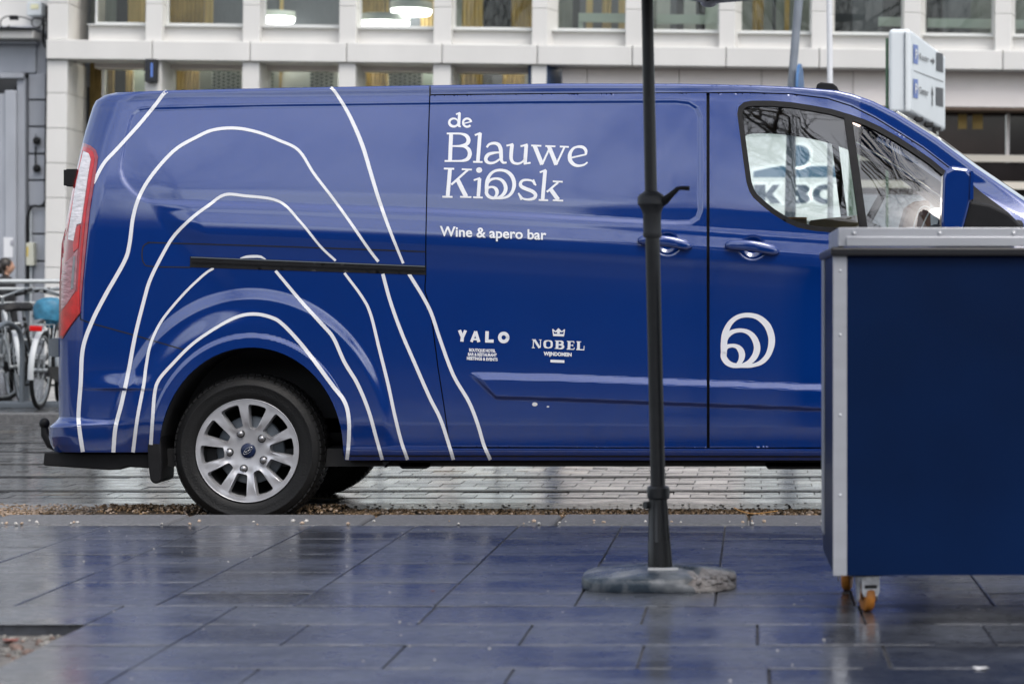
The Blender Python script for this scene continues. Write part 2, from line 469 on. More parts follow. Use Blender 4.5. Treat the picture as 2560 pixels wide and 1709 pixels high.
for r in range(len(rows) - 1):
    ya, yb = rows[r], rows[r + 1]
    rr = len(rows) - 2 - r
    off = [-0.307, 0.009, -0.28, 0.036, -0.285, 0.02, -0.29][rr]
    xs = sorted([x for x in [off + 0.609 * i for i in range(-4, 6)] if x > -1.40 and x < 3.0])
    xs = [-1.49] + xs
    for a, b in zip(xs[:-1], xs[1:]): slab(a, b, ya, yb)
    slab(-1.815, -1.49, ya, yb)
    if rr in (0, 4, 5, 6):
        for a, b in ((-2.42, -1.815), (-3.03, -2.42), (-3.64, -3.03)): slab(a, b, ya, yb)
    elif rr >= 1:
        slab(-3.64, -3.03, ya, yb)
# rubble where slabs are missing
jb = MB()
jb.add([(-1.815, 4.18, -0.007), (3.0, 4.18, -0.007), (3.0, 9.48, -0.007), (-1.815, 9.48, -0.007)], [(0, 1, 2, 3)])
jb.add([(-3.9, 6.57, -0.007), (-1.815, 6.57, -0.007), (-1.815, 9.48, -0.007), (-3.9, 9.48, -0.007)], [(0, 1, 2, 3)])
obj('joint_sand', jb, M['sand'], pavement, fix=False)
gb = MB()
for (a_, b_, y_) in jn:  # pale strips on the cross joints paint in the glint of wet slab edges
    x_ = a_ + 0.006
    while x_ < b_ - 0.012:
        e_ = min(b_ - 0.006, x_ + random.uniform(.03, .16))
        if random.random() < 0.86:
            w_ = random.uniform(0.004, 0.0075)
            gb.add([(x_, y_ - w_, .0013), (e_, y_ - w_ * random.uniform(.8, 1.2), .0013), (e_, y_ + w_, .0013), (x_, y_ + w_ * random.uniform(.8, 1.2), .0013)], [(0, 1, 2, 3)])
        x_ = e_ + random.uniform(0, .01)
o = obj('joint_glint', gb, M['glint'], pavement, fix=False); o['kind'] = 'stuff'
gp = MB()
gp.add([(-3.03, 5.385, -0.030), (-1.815, 5.385, -0.030), (-1.815, 6.565, -0.030), (-3.03, 6.565, -0.030)], [(0, 1, 2, 3)])
tag(obj('soil_patch', gp, mat('patch_soil', (0.13, 0.12, 0.11), 0.8, var=0.5, vscale=30, bump=1.0, bscale=60)), kind='structure')
gp = MB()
for i in range(1500):
    s = random.uniform(0.004, 0.013) if random.random() > 0.04 else random.uniform(0.014, 0.03)
    gp.blob((random.uniform(-3.02, -1.825), random.uniform(5.40, 6.55), -0.028), s, s * random.uniform(.6, 1), s * 0.7, random.choice([0, 0, 1]), 5, 0.25)
tag(obj('rubble', gp, [mat('rubble_grey', (0.20, 0.19, 0.175), 0.8, var=0.4, vscale=30), mat('rubble_brown', (0.17, 0.12, 0.10), 0.8, var=0.4, vscale=30)]), kind='stuff')

kerb_base = MB(); kerb_base.box(-60, 60, 9.51, 9.92, -0.3, -0.02)
kerb = tag(obj('kerb', kerb_base, M['joint']), kind='structure')
km = MB(); km.box(-0.377, 0.377, 9.484, 9.935, -0.20, 0.004)
kme = km.mesh('kerb_stone', M['kerb'])
for i in range(-5, 10):
    o = bpy.data.objects.new('kerb_stone', kme); COL.objects.link(o); o.parent = kerb
    o.location = (-2.31 + 0.3815 + 0.763 * i, random.uniform(-.003, .003), random.uniform(-.002, .002))
    m = o.modifiers.new('bevel', 'BEVEL'); m.width = 0.018; m.segments = 3

rd = MB()
rd.add([(-80, 9.93, ROAD - 0.006), (80, 9.93, ROAD - 0.006), (80, 20.5, ROAD - 0.006), (-80, 20.5, ROAD - 0.006)], [(0, 1, 2, 3)])
road = tag(obj('road', rd, M['road']), kind='structure')
cs = MB(); cs.box(-20, 20, 9.95, 12.10, ROAD - 0.05, ROAD)
obj('gutter_strip', cs, M['concrete'], road)
cs = MB(); cs.box(-20, 20, 12.115, 12.40, ROAD - 0.05, ROAD - 0.001)
obj('border_strip', cs, M['sett'], road)
# tram rails lie between the setts
rails_y = [12.86, 13.90, 16.2, 17.24]
def sett_rows(a, b, n):
    return [a + (b - a) * i / n for i in range(n + 1)]
bands = [(12.42, 12.81, 2), (12.93, 13.85, 4), (13.97, 16.15, 10), (16.27, 17.19, 4), (17.31, 20.44, 14)]
sett_me = {}
stuffs = MB(); cnt = 0
for (a, b, n) in bands:
    ys = sett_rows(a, b, n)
    for r in range(n):
        d = ys[r + 1] - ys[r] - 0.006
        w = 0.185
        x = -4.2 + (0.0925 if r % 2 else 0) + random.uniform(-.02, .02)
        xl = -7.0 if ys[r] > 15 else -4.4
        x = xl + (0.0925 if r % 2 else 0)
        while x < 1.6:
            near = ys[r] < 14.6 and -4.25 < x < 0.45 and cnt < 296
            mk = 'settw' if (-2.6 < x < -1.4 and random.random() < 0.35) or random.random() < 0.06 else ('settl' if random.random() < 0.05 else 'sett')
            if near:
                key = (round(d, 3), mk)
                if key not in sett_me:
                    bx = MB(); bx.box(-(w - .006) / 2, (w - .006) / 2, -d / 2, d / 2, -0.04, 0)
                    sett_me[key] = bx.mesh('sett', M[mk])
                o = bpy.data.objects.new('sett', sett_me[key]); COL.objects.link(o); o.parent = road
                o.location = (x + w / 2, ys[r] + d / 2 + 0.005, ROAD + random.uniform(-.001, .001))
                o.rotation_euler = (R(random.gauss(0, 0.22)), R(random.gauss(0, 0.22)), 0)
                cnt += 1
            else:
                zz = ROAD + random.uniform(-.0015, .0015); t1 = random.gauss(0, .0006); t2 = random.gauss(0, .0006)
                x0, x1, y0, y1 = x + .003, x + w - .003, ys[r] + .003, ys[r + 1] - .003
                stuffs.add([(x0,y0,zz-t1-t2),(x1,y0,zz-t1+t2),(x1,y1,zz+t1+t2),(x0,y1,zz+t1-t2),(x0,y0,ROAD-.03),(x1,y0,ROAD-.03),(x1,y1,ROAD-.03),(x0,y1,ROAD-.03)],
                           [(0,1,2,3),(0,4,5,1),(1,5,6,2),(2,6,7,3),(3,7,4,0)], {'sett': 0, 'settw': 1, 'settl': 2}[mk])
            x += w
o = obj('setts', stuffs, [M['sett'], M['settw'], M['settl']], road); o['kind'] = 'stuff'
for y in rails_y:
    rb = MB()
    rb.box(-40, 40, y - 0.045, y - 0.018, ROAD - 0.05, ROAD + 0.003)
    rb.box(-40, 40, y + 0.018, y + 0.060, ROAD - 0.05, ROAD + 0.004)
    obj('tram_rail', rb, M['rail'], road)
fp = MB(); fp.add([(-80, 20.62, FARPAVE), (80, 20.62, FARPAVE), (80, 60, FARPAVE), (-80, 60, FARPAVE)], [(0, 1, 2, 3)])
far = tag(obj('far_pavement', fp, M['road']), kind='structure')
for i in range(-3, 9):
    kb = MB(); kb.box(-8.6 + i * 1.0, -7.61 + i * 1.0, 20.44, 20.618, -0.3, FARPAVE + 0.006)
    obj('kerb_stone', kb, M['kerb'], far, bevel=0.012)

# gravel swept against the kerb, half hidden under the van
gv = MB()
for i in range(9500):
    x = random.uniform(-4.4, 0.75)
    near = random.random() ** 1.3
    wid = 0.55 if x > -2.9 else 0.85
    y = 10.95 + near * wid + random.uniform(0, 0.12)
    if x < -3.0: y += random.uniform(0, .15)
    s = random.uniform(0.003, 0.010)
    hill = 0.055 * math.exp(-((y - 11.15) / 0.3) ** 2) * (1.3 if -3.0 < x < -1.9 else 0.6 if x < -3 else 0.85)
    gv.blob((x, y, ROAD + hill * random.uniform(.75, 1.0)), s, s * random.uniform(.7, 1.2), s * random.uniform(.6, .9), (2 if (x > -1.95 and y > 11.27 + random.uniform(-.05, .05)) else 1 if random.random() < (0.5 if x < -2.9 else .22) else 0), 5, 0.3)  # stones right of the wheel darkened to paint in the van's shade
for i in range(420):
    x = random.uniform(-4.4, 0.75); s = random.uniform(0.002, 0.006)
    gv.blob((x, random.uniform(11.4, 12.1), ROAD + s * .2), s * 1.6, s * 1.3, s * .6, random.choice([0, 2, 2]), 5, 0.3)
tag(obj('gravel', gv, [M['gravel'], M['gravelp'], M['soil_and_shade']]), kind='stuff')
gm = MB()   # the bed under the gravel
nx = 90
ver = []; fac = []
for i in range(nx + 1):
    x = -4.6 + 5.6 * i / nx
    for j, (y, h) in enumerate([(10.3, 0.012), (10.9, .035), (11.15, .043), (11.35, .030), (11.55, .012), (11.72, .001)]):
        k = 1.3 if -3.0 < x < -1.9 else 0.55 if x < -3 else 0.85
        ver.append((x, y + random.uniform(-.03, .03), ROAD + h * k * random.uniform(.8, 1.05)))
for i in range(nx):
    for j in range(5):
        fac.append((i*6+j, (i+1)*6+j, (i+1)*6+j+1, i*6+j+1))
gm.add(ver, fac, 0, True)
tag(obj('gravel_bed', gm, M['soil_and_shade']), kind='structure')
pb = MB()
for i in range(48):
    s = random.uniform(0.003, 0.010)
    pb.blob((random.uniform(-3.1, 0.3), random.uniform(9.46, 9.62), 0.004 + s * .4), s, s, s * .8, random.choice([0, 1]), 5, .3)
for i in range(80):
    s = random.uniform(0.0015, 0.0035)
    pb.blob((random.uniform(-2.6, 0.9), random.uniform(5.4, 9.4), s * .4), s, s, s * .7, 1, 5, .3)
tag(obj('grit', pb, [M['gravelp'], mat('pale_grit', (0.5, 0.48, 0.45), .8)]), kind='stuff')
# ------------------------------------------------------------------ the van: side skin as a shaped surface
Y0 = 10.855                 # outermost plane of the near flank
YC = Y0 + 0.985             # centre plane
TOP = np.array([(205,362),(213,330),(225,290),(232,268),(240,252),(262,238),(290,231.5),(430,226),(700,220),(1075,213.5),(1400,209),(1700,209.5),(1900,213.5),(2000,218.5),(2090,226),(2130,235),(2180,252),(2240,282),(2340,345),(2440,420),(2560,502),(2660,572),(2800,628),(2920,700),(2985,800)], float)
REAR = np.array([(150,1150),(138,1130),(127,1110),(122,1092),(124,1066),(135,1056),(147,1044),(146,850),(150,700),(165,560),(188,440),(205,362),(213,330),(225,290),(232,268),(240,252),(262,238),(290,231.5)], float)
FRONT = np.array([(2985,800),(3000,960),(2998,1060),(2960,1140)], float)
def top_y(x): return np.interp(x, TOP[4:, 0], TOP[4:, 1])
def rear_x(y): return np.interp(y, REAR[::-1, 1], REAR[::-1, 0])
ANX = {  # feature lines of the flank: px -> py
 'G': ([200, 440, 1075, 1400, 1770, 1860, 1979, 2068, 2128, 2188, 2247, 2307, 2366, 2440, 2560, 2700, 3000], [262, 246, 239, 235, 232, 231, 235, 246, 265, 295, 331, 369, 414, 470, 545, 610, 820]),
 'RT': ([200, 370, 640, 1075, 1300, 1770, 1979, 2128, 2247, 2366, 2440, 2560, 2700, 3000], [285, 272, 264, 258, 255, 253, 256, 288, 355, 440, 500, 562, 625, 830]),
 'RB': ([200, 350, 640, 1068, 1300, 1500, 1640, 1900, 2050, 2400, 2560, 2700, 3000], [497, 503, 512, 526, 537, 548, 557, 575, 585, 600, 612, 660, 850]),
 'C': ([200, 440, 700, 1060, 1300, 1500, 1600, 1770, 1950, 2050, 2400, 2700, 3000], [576, 580, 590, 609, 622, 632, 639, 647, 660, 668, 690, 720, 880]),
 'M': ([200, 1300, 2050, 3000], [900, 905, 930, 950]),
}
def tilt_table(tab):
    ys = np.arange(200, 1200.25, 0.5)
    t = np.array(sorted(tab), float)
    a = np.interp(ys, t[:, 0], t[:, 1])
    k = np.exp(-0.5 * (np.arange(-12, 13) / 3.0) ** 2); k /= k.sum()
    a = np.convolve(np.pad(a, 12, mode='edge'), k, mode='valid')
    slope = np.tan(np.radians(np.clip(a, -80, 80))) * 0.5 / 555.0
    c = np.cumsum(slope[::-1])[::-1]            # offset grows upwards where the tilt is positive
    i0 = int((1030 - 200) / 0.5)
    return ys, c - c[i0]
Y_TOPREF = 209
TAB1 = tilt_table([(1160,-34),(1138,-26),(1124,-8),(1119,8),(1115,-6),(1066,-6),(1052,-3),(1000,-1),(900,0.5),(760,0),(690,-1),(660,-3),(638,-5),(627,-5),(621,0),(606,2.5),(594,4),(588,11.5),(565,11.5),(561,6),(552,6),(549,12),(541,13),(536,5),(512,4.2),(500,6),(490,9),(470,10.5),(300,13),(258,14),(240,12),(234,12),(231.5,10.5),(229,2),(216,2),(213,20),(210,48),(206,75)])
TAB2 = tilt_table([(1160,-34),(1138,-30),(1124,-12),(1066,-8),(1052,-4),(1000,-1),(900,0.5),(620,2),(540,4),(500,6),(480,9),(455,10.5),(300,13),(258,14),(240,12),(234,12),(231.5,10.5),(229,2),(216,2),(213,20),(210,48),(206,75)])
REFS = np.array([Y_TOPREF, 232, 255, 537, 622, 905, 1150.0])
RECESS0 = [(325,300),(333,284),(346,275),(368,272),(640,264),(1075,258),(1300,255),(1690,253),(1722,257),(1742,270),(1751,292),(1752,525),(1745,545),(1726,557),(1690,558),(1500,548),(1300,537),(1068,526),(640,512),(390,505),(372,503),(358,499),(345,491),(333,481),(322,470),(312,457),(305,443),(301,425),(302,405),(309,365)]
RECESS = RECESS0
MOULD = [(1165,930),(1400,935),(2060,960),(2500,978),(2500,1040),(2060,1028),(1400,1003),(1240,998),(1218,993),(1195,972)]
def sdf(poly, px, py):
    p = np.array(poly, float); q = np.roll(p, -1, 0)
    d = np.full(px.shape, 1e9); ins = np.zeros(px.shape, bool)
    for (ax, ay), (bx, by) in zip(p, q):
        ex, ey = bx - ax, by - ay
        wx, wy = px - ax, py - ay
        t = np.clip((wx * ex + wy * ey) / (ex * ex + ey * ey + 1e-12), 0, 1)
        d = np.minimum(d, np.hypot(wx - ex * t, wy - ey * t))
        c = ((ay <= py) & (by > py)) | ((by <= py) & (ay > py))
        with np.errstate(divide='ignore', invalid='ignore'):
            xi = ax + (py - ay) * ex / (ey if ey != 0 else 1e-12)
        ins ^= c & (px < xi)
    return np.where(ins, -d, d)
def arch_q(px, py, cx=628.0):
    dy = 1127 - py
    return np.sqrt(((px - cx) / 230.0) ** 2 + (np.where(dy > 0, dy / 259.0, dy / 400.0)) ** 2)
def side_off(px, py):
    px = np.asarray(px, float); py = np.asarray(py, float)
    T = top_y(px)
    A = [T] + [np.interp(px, *ANX[k]) for k in ('G', 'RT', 'RB', 'C', 'M')] + [np.full(px.shape, 1150.0)]
    for i in range(1, 6): A[i] = np.maximum(A[i], A[i-1] + 2)
    ref = np.full(px.shape, REFS[0]) + np.minimum(py - A[0], 0)
    for i in range(6):
        t = np.clip((py - A[i]) / (A[i+1] - A[i]), 0, 1)
        ref = ref + t * (REFS[i+1] - REFS[i])
    ref = ref + np.maximum(py - 1150, 0)
    o1 = np.interp(ref, *TAB1); o2 = np.interp(ref, *TAB2)
    w = ss(365, 470, px + (py - 500) * -0.6)
    off = o1 * w + o2 * (1 - w)
    # pressed panel fields
    d = sdf(RECESS, px, py)
    near = np.where(px < 1072, 1.0, 1.0)
    off = off + 0.0050 * ss(6, -8, d) * near
    # flared rear arch
    for cx in (628.0, 2449.0):
        q = arch_q(px, py, cx)
        fade = ss(1150, 1040, py)
        lw = ss(760, 470, px) if cx < 1000 else 0.5
        off = off - (0.010 * (1 - ss(1.45, 1.585, q)) + 0.010 * (1 - ss(1.20, 1.43, q)) * lw) * fade - 0.006 * (1 - ss(1.09, 1.14, q)) * fade
    # lower moulding
    d = sdf(MOULD, px, py)
    ti = np.interp(px, [1165, 1400, 2060, 2500], [930, 935, 960, 978]); bi = np.interp(px, [1165, 1240, 1400, 2060, 2500], [930, 998, 1003, 1028, 1040])
    le = 1165 + (py - 930) * 0.8
    m = np.clip((py - ti) / 17.0, 0, 1) * np.clip((bi - py) / 9.0, 0, 1) * np.clip((px - le) / 26.0, 0, 1)
    off = off - 0.011 * np.where(d < 0, m, 0)
    # handle cups
    for hx, hy in ((1668, 610), (1881, 620)):
        e = np.hypot((px - hx) / 34.0, (py - hy) / 31.0)
        off = off + 0.020 * (1 - ss(0.25, 1.05, e))
    # bumper lens and step
    e = np.exp(-((px - 300) / 62.0) ** 2)
    off = off - 0.010 * e * ss(925, 972, py) * (1 - ss(972, 976, py))
    off = off - 0.030 * ss(1048, 1062, py) * ss(330, 180, px)
    # rounded rear corner
    t = np.clip((px - rear_x(py)) / 80.0, 0.0, 1)
    off = off + 0.13 * (1 - np.sqrt(np.clip(1 - (1 - t) ** 2, 0, 1)))
    # rounded nose
    t = np.clip((3005 - px) / 260.0, 0.0, 1)
    off = off + 0.40 * (1 - np.sqrt(np.clip(1 - (1 - t) ** 2, 0, 1)))
    # windscreen pillar leans in towards the front
    off = off + 0.00035 * np.maximum(px - 2150, 0) * ss(700, 450, py)
    return off
def side_pos(px, py, lift=0.0):
    px = np.asarray(px, float); py = np.asarray(py, float)
    y = Y0 + side_off(px, py) - lift
    return np.stack([(px - CX) * y / F, y, EYE - (py - CY) * y / F], -1)
def side_nrm(px, py):
    e = 1.2
    dx = side_pos(px + e, py) - side_pos(px - e, py)
    dy = side_pos(px, py + e) - side_pos(px, py - e)
    n = -np.cross(dx, dy); n /= np.linalg.norm(n, axis=-1, keepdims=True) + 1e-12
    return n

def resample(poly, step, closed=True):
    out = []
    p = list(poly); n = len(p)
    for i in range(n if closed else n - 1):
        a = np.array(p[i], float); b = np.array(p[(i + 1) % n], float)
        k = max(1, int(np.ceil(np.linalg.norm(b - a) / step)))
        for j in range(k): out.append(tuple(a + (b - a) * j / k))
    if not closed: out.append(tuple(p[-1]))
    return out
def spline(pts, step=6):
    p = np.array(pts, float)
    p = np.vstack([2 * p[0] - p[1], p, 2 * p[-1] - p[-2]])
    out = []
    for i in range(1, len(p) - 2):
        n = max(2, int(np.linalg.norm(p[i+1] - p[i]) / step))
        for t in np.arange(n) / n:
            out.append(0.5 * ((2*p[i]) + (-p[i-1]+p[i+1])*t + (2*p[i-1]-5*p[i]+4*p[i+1]-p[i+2])*t*t + (-p[i-1]+3*p[i]-3*p[i+1]+p[i+2])*t**3))
    out.append(p[-2])
    return [tuple(q) for q in out]
def grow(poly, d):
    """inset (d<0) or outset a polygon by moving vertices along averaged normals"""
    p = np.array(poly, float); a = np.roll(p, 1, 0); b = np.roll(p, -1, 0)
    t1 = (p - a); t1 /= np.linalg.norm(t1, axis=1, keepdims=True) + 1e-9
    t2 = (b - p); t2 /= np.linalg.norm(t2, axis=1, keepdims=True) + 1e-9
    n = np.stack([t1[:, 1] + t2[:, 1], -t1[:, 0] - t2[:, 0]], 1); n /= np.linalg.norm(n, axis=1, keepdims=True) + 1e-9
    c = np.clip((n * np.stack([t1[:, 1], -t1[:, 0]], 1)).sum(1), 0.5, 1)
    area = 0.5 * np.sum(p[:, 0] * b[:, 1] - b[:, 0] * p[:, 1])
    return [tuple(q) for q in p + n * (d / c)[:, None] * (1 if area > 0 else -1)]

def panel(name, outer, holes, mats, parent, step=5.0, lift=0.0, flange=0.022, posf=side_pos, nrmf=side_nrm):
    loops = [resample(outer, step)] + [resample(h, step) for h in holes]
    pts = []; edges = []
    for lp in loops:
        b = len(pts); pts += lp
        edges += [(b + i, b + (i + 1) % len(lp)) for i in range(len(lp))]
    o = np.array(outer, float)
    gx = np.arange(float(o[:, 0].min()), o[:, 0].max(), step); gy = np.arange(float(o[:, 1].min()), o[:, 1].max(), step)
    X, Y = np.meshgrid(gx, gy); X = X.ravel(); Y = Y.ravel()
    X[::2] += 0.01
    keep = sdf(outer, X, Y) < -0.5 * step
    for h in holes: keep &= sdf(h, X, Y) > 0.5 * step
    pts += list(zip(X[keep], Y[keep]))
    vc, ed, fc, *_ = delaunay_2d_cdt([Vector((float(a), float(b))) for a, b in pts], edges, [], 0, 1e-4)
    v = np.array([(q.x, q.y) for q in vc]); f = np.array([t for t in fc if len(t) == 3])
    c = v[f].mean(1)
    ok = sdf(outer, c[:, 0], c[:, 1]) < 0
    for h in holes: ok &= sdf(h, c[:, 0], c[:, 1]) > 0
    f = f[ok]
    a = v[f]; ar = (a[:,1,0]-a[:,0,0])*(a[:,2,1]-a[:,0,1]) - (a[:,2,0]-a[:,0,0])*(a[:,1,1]-a[:,0,1])
    f[ar > 0] = f[ar > 0][:, ::-1]          # image y points down: face the camera
    used = np.unique(f); remap = -np.ones(len(v), int); remap[used] = np.arange(len(used)); f = remap[f]; v = v[used]
    pos = posf(v[:, 0], v[:, 1], lift); nr = nrmf(v[:, 0], v[:, 1])
    if flange:
        from collections import Counter
        ec = Counter(); 
        for t in f:
            for i in range(3):
                ec[(min(t[i], t[(i+1)%3]), max(t[i], t[(i+1)%3]))] += 1
        be = [(t[i], t[(i+1)%3]) for t in f for i in range(3) if ec[(min(t[i], t[(i+1)%3]), max(t[i], t[(i+1)%3]))] == 1]
        n0 = len(pos); ev = []; en = []; ef = []
        for a, b in be:
            k = n0 + len(ev)
            pa, pb = pos[a], pos[b]
            ia, ib = pa - nr[a] * flange, pb - nr[b] * flange
            ev += [pa, pb, ib, ia]
            nn = np.cross(pb - pa, ia - pa); nn /= np.linalg.norm(nn) + 1e-12
            en += [nn] * 4
            ef.append((k + 3, k + 2, k + 1, k)); en[-4:] = [-nn] * 4
        if ev:
            pos = np.vstack([pos, ev]); nr = np.vstack([nr, en])
        faces = [tuple(t) for t in f] + ef
    else:
        faces = [tuple(t) for t in f]
    me = bpy.data.meshes.new(name)
    me.from_pydata([tuple(p) for p in pos], [], [tuple(int(i) for i in t) for t in faces])
    for m in (mats if isinstance(mats, (list, tuple)) else [mats]): me.materials.append(m)
    me.polygons.foreach_set('use_smooth', [True] * len(me.polygons))
    me.update()
    me.normals_split_custom_set_from_vertices([tuple(n) for n in nr])
    o = bpy.data.objects.new(name, me); COL.objects.link(o)
    o.parent = parent
    me.transform(Matrix.Translation(-wloc(parent)))
    return o

def ribbon_mesh(mb, pts, w, lift, mi=0, posf=side_pos, cap=0.0):
    p = np.array(pts, float)
    ws = np.array(w if hasattr(w, '__len__') else [w] * len(p), float)
    if len(ws) != len(p): ws = np.interp(np.linspace(0, 1, len(p)), np.linspace(0, 1, len(ws)), ws)
    t = np.gradient(p, axis=0); t /= np.linalg.norm(t, axis=1, keepdims=True) + 1e-9
    if cap:
        p = np.vstack([p[0] - t[0] * ws[0] * 0.5 * cap, p, p[-1] + t[-1] * ws[-1] * 0.5 * cap])
        p = np.insert(p, 1, (p[0] + (p[1] - p[0]) * 0.35), 0); p = np.insert(p, -1, (p[-1] + (p[-2] - p[-1]) * 0.35), 0)
        ws = np.concatenate([[ws[0] * .35, ws[0] * .85], ws, [ws[-1] * .85, ws[-1] * .35]])
        t = np.vstack([t[:1], t[:1], t, t[-1:], t[-1:]])
    n = np.stack([-t[:, 1], t[:, 0]], 1)
    L = p + n * ws[:, None] * 0.5; Rr = p - n * ws[:, None] * 0.5
    a = posf(L[:, 0], L[:, 1], lift); b = posf(Rr[:, 0], Rr[:, 1], lift)
    k = len(p)
    mb.add(list(map(tuple, a)) + list(map(tuple, b)), [(i, i + 1, k + i + 1, k + i) for i in range(k - 1)], mi, False)

VANLOC = Vector(((1500 - CX) / 555.0, YC, ROAD))
van = empty('van', VANLOC, 'blue panel van with white line livery parked along the kerb', 'van')

ARCH = [(628 + 230 * math.cos(a), 1127 - 259 * math.sin(a)) for a in np.linspace(0.0, math.pi, 40)]
ARCHF = [(2449 + 230 * math.cos(a), 1127 - 259 * math.sin(a)) for a in np.linspace(0.0, math.pi, 40)]
outer_body = [tuple(q) for q in REAR[1:]] + [tuple(q) for q in TOP[7:]] + [tuple(q) for q in FRONT[1:]] \
    + [(2690, 1150)] + ARCHF + [(2212, 1150), (862, 1150)] + ARCH + [(392, 1130)]
SL = [(1076, 239), (1074, 300), (1069, 460), (1066, 600), (1066, 690), (1064, 712), (1064, 728), (1074, 760), (1082, 806), (1096, 915), (1113, 1024), (1122, 1090), (1126, 1116)]
SLT = [(1766, 233), (1400, 235.5)]
CABT = [(1774, 234), (1860, 233), (1979, 237), (2068, 248), (2128, 267), (2188, 297), (2247, 333), (2307, 371), (2366, 416), (2411, 449), (2431, 466), (2446, 500)]
CABF = [(2444, 600), (2410, 740), (2340, 842), (2235, 960), (2200, 1040), (2193, 1117)]
doors_hole = [(1073, 236)] + [(a - 3, b) for a, b in SL[1:-1]] + [(1123, 1120), (2196, 1121)] + [(a + 3, b) for a, b in CABF[::-1]] + [(a + 1, b - 3) for a, b in CABT[::-1]] + [(1400, 232.5)]
SEAL_O = [(1843, 285), (1846, 268), (1859, 256), (1880, 252), (1930, 252), (1980, 256), (2032, 264), (2080, 273), (2128, 287), (2165, 300), (2203, 318), (2245, 342), (2288, 370), (2330, 399), (2372, 434), (2425, 478), (2432, 500), (2425, 585), (2400, 592), (2200, 588), (2087, 582), (2032, 577), (1995, 569), (1965, 556), (1930, 534), (1905, 514), (1883, 494), (1873, 478), (1866, 456), (1858, 400)]
SEAL_I = grow(SEAL_O, -13)
slide = SL + [(1767, 1118)] + SLT
cabp = [(1774, 1118)] + CABF[::-1] + CABT[::-1]

body = panel('body', outer_body, [doors_hole], M['paint'], van, step=4)
dslide = panel('sliding_door', slide, [], M['paint'], van, step=3)
dcab = panel('front_door', cabp, [SEAL_O], M['paint'], van, step=4)
seal = panel('window_seal', SEAL_O, [SEAL_I], M['black'], dcab, step=6, lift=-0.001, flange=0.02)
wglass = panel('window_glass', grow(SEAL_I, 3), [], M['carglass'], dcab, step=25, lift=-0.012, flange=0)
panel('door_frame', grow(doors_hole, 4), [grow(SEAL_O, 4)], M['gap'], van, step=30, lift=-0.035, flange=0)
bar = panel('window_bar', [(2109, 282), (2129, 288), (2172, 590), (2152, 590)], [], M['black'], dcab, step=12, lift=0.001, flange=0.02)
# thin pressed lines and shut lines
def line_part(name, pts, w, parent, m='gap', lift=0.0012, sp=True, cap=0.0):
    mb = MB(); ribbon_mesh(mb, spline(pts) if sp else resample(pts, 8, False), w, lift, 0, cap=cap)
    return obj(name, mb, M[m], parent, fix=False)
line_part('shut_line', [(1075, 215), (1075, 240)], 4, body, sp=False)
line_part('shut_line', [(199, 760), (201, 790), (214, 803), (330, 836), (460, 874)], 3, body)
line_part('rail_panel_line', [(1064, 629), (700, 616), (400, 607), (372, 607), (358, 616), (355, 640), (360, 658), (378, 666), (476, 668)], 3, body)
line_part('sill_line', [(862, 1139), (1500, 1140), (2200, 1141)], 4, body)
# sliding door track
def slot(px0, px1):
    return [(475, 641), (1064, 664), (1064, 687), (475, 668)]
trk = panel('door_track', slot(0, 0), [], M['black'], body, step=8, lift=0.002, flange=0.01)
mb = MB(); ribbon_mesh(mb, resample([(480, 656), (1062, 677)], 20, False), 3, 0.006)
obj('track_lip', mb, M['blackgloss'], trk, fix=False)
mb = MB(); ribbon_mesh(mb, resample([(477, 643), (1062, 666)], 20, False), 2.5, 0.0045)
obj('track_edge', mb, M['stand'], trk, fix=False)

# near flank mirrored to the far side (the far door keeps its window)
def mirror(o, parent):
    c = o.copy(); COL.objects.link(c); c.parent = parent
    for ch in list(o.children):
        if ch.name.split('.')[0] in ('window_seal', 'window_glass', 'window_bar', 'door_track'): mirror_child(ch, c)
    return c
def mirror_child(o, parent):
    c = o.copy(); COL.objects.link(c); c.parent = parent
for o in (body, dslide, dcab):
    c = mirror(o, van); c.scale = (1, -1, 1)

# loft across the roof, back, windscreen, bonnet and nose
def loft(name, outl, m, bulge, n=12, parent=van, ny=1.0):
    o = resample(outl, 14, False)
    px = np.array([q[0] for q in o]); py = np.array([q[1] for q in o])
    a = side_pos(px, py)
    t = np.gradient(np.stack([a[:, 0], a[:, 2]], 1), axis=0); t /= np.linalg.norm(t, axis=1, keepdims=True) + 1e-9
    nrm = np.stack([-t[:, 1], t[:, 0]], 1)
    vs = []; k = len(o)
    for j in range(n + 1):
        s = 0.5 - 0.5 * math.cos(math.pi * j / n)
        b = bulge * (1 - (2 * s - 1) ** 4)
        y = a[:, 1] * (1 - s) + (2 * YC - a[:, 1]) * s
        for i in range(k): vs.append((a[i, 0] + nrm[i, 0] * b, y[i], a[i, 2] + nrm[i, 1] * b))
    fs = [(j*k+i, j*k+i+1, (j+1)*k+i+1, (j+1)*k+i) for j in range(n) for i in range(k - 1)]
    mb = MB(); mb.add(vs, fs, 0, True)
    return obj(name, mb, M[m], parent)
loft('roof', [tuple(q) for q in TOP[5:18]], 'paint', 0.012)
loft('windscreen', [tuple(q) for q in TOP[17:22]], 'carglass', 0.05)
loft('bonnet', [tuple(q) for q in TOP[21:25]], 'paint', 0.05)
loft('front_bumper', [tuple(q) for q in FRONT], 'paint', 0.05)
loft('rear_door', [tuple(q) for q in REAR[6:18]], 'paint', 0.02)
loft('rear_bumper', [tuple(q) for q in REAR[0:7]], 'paint', 0.02)
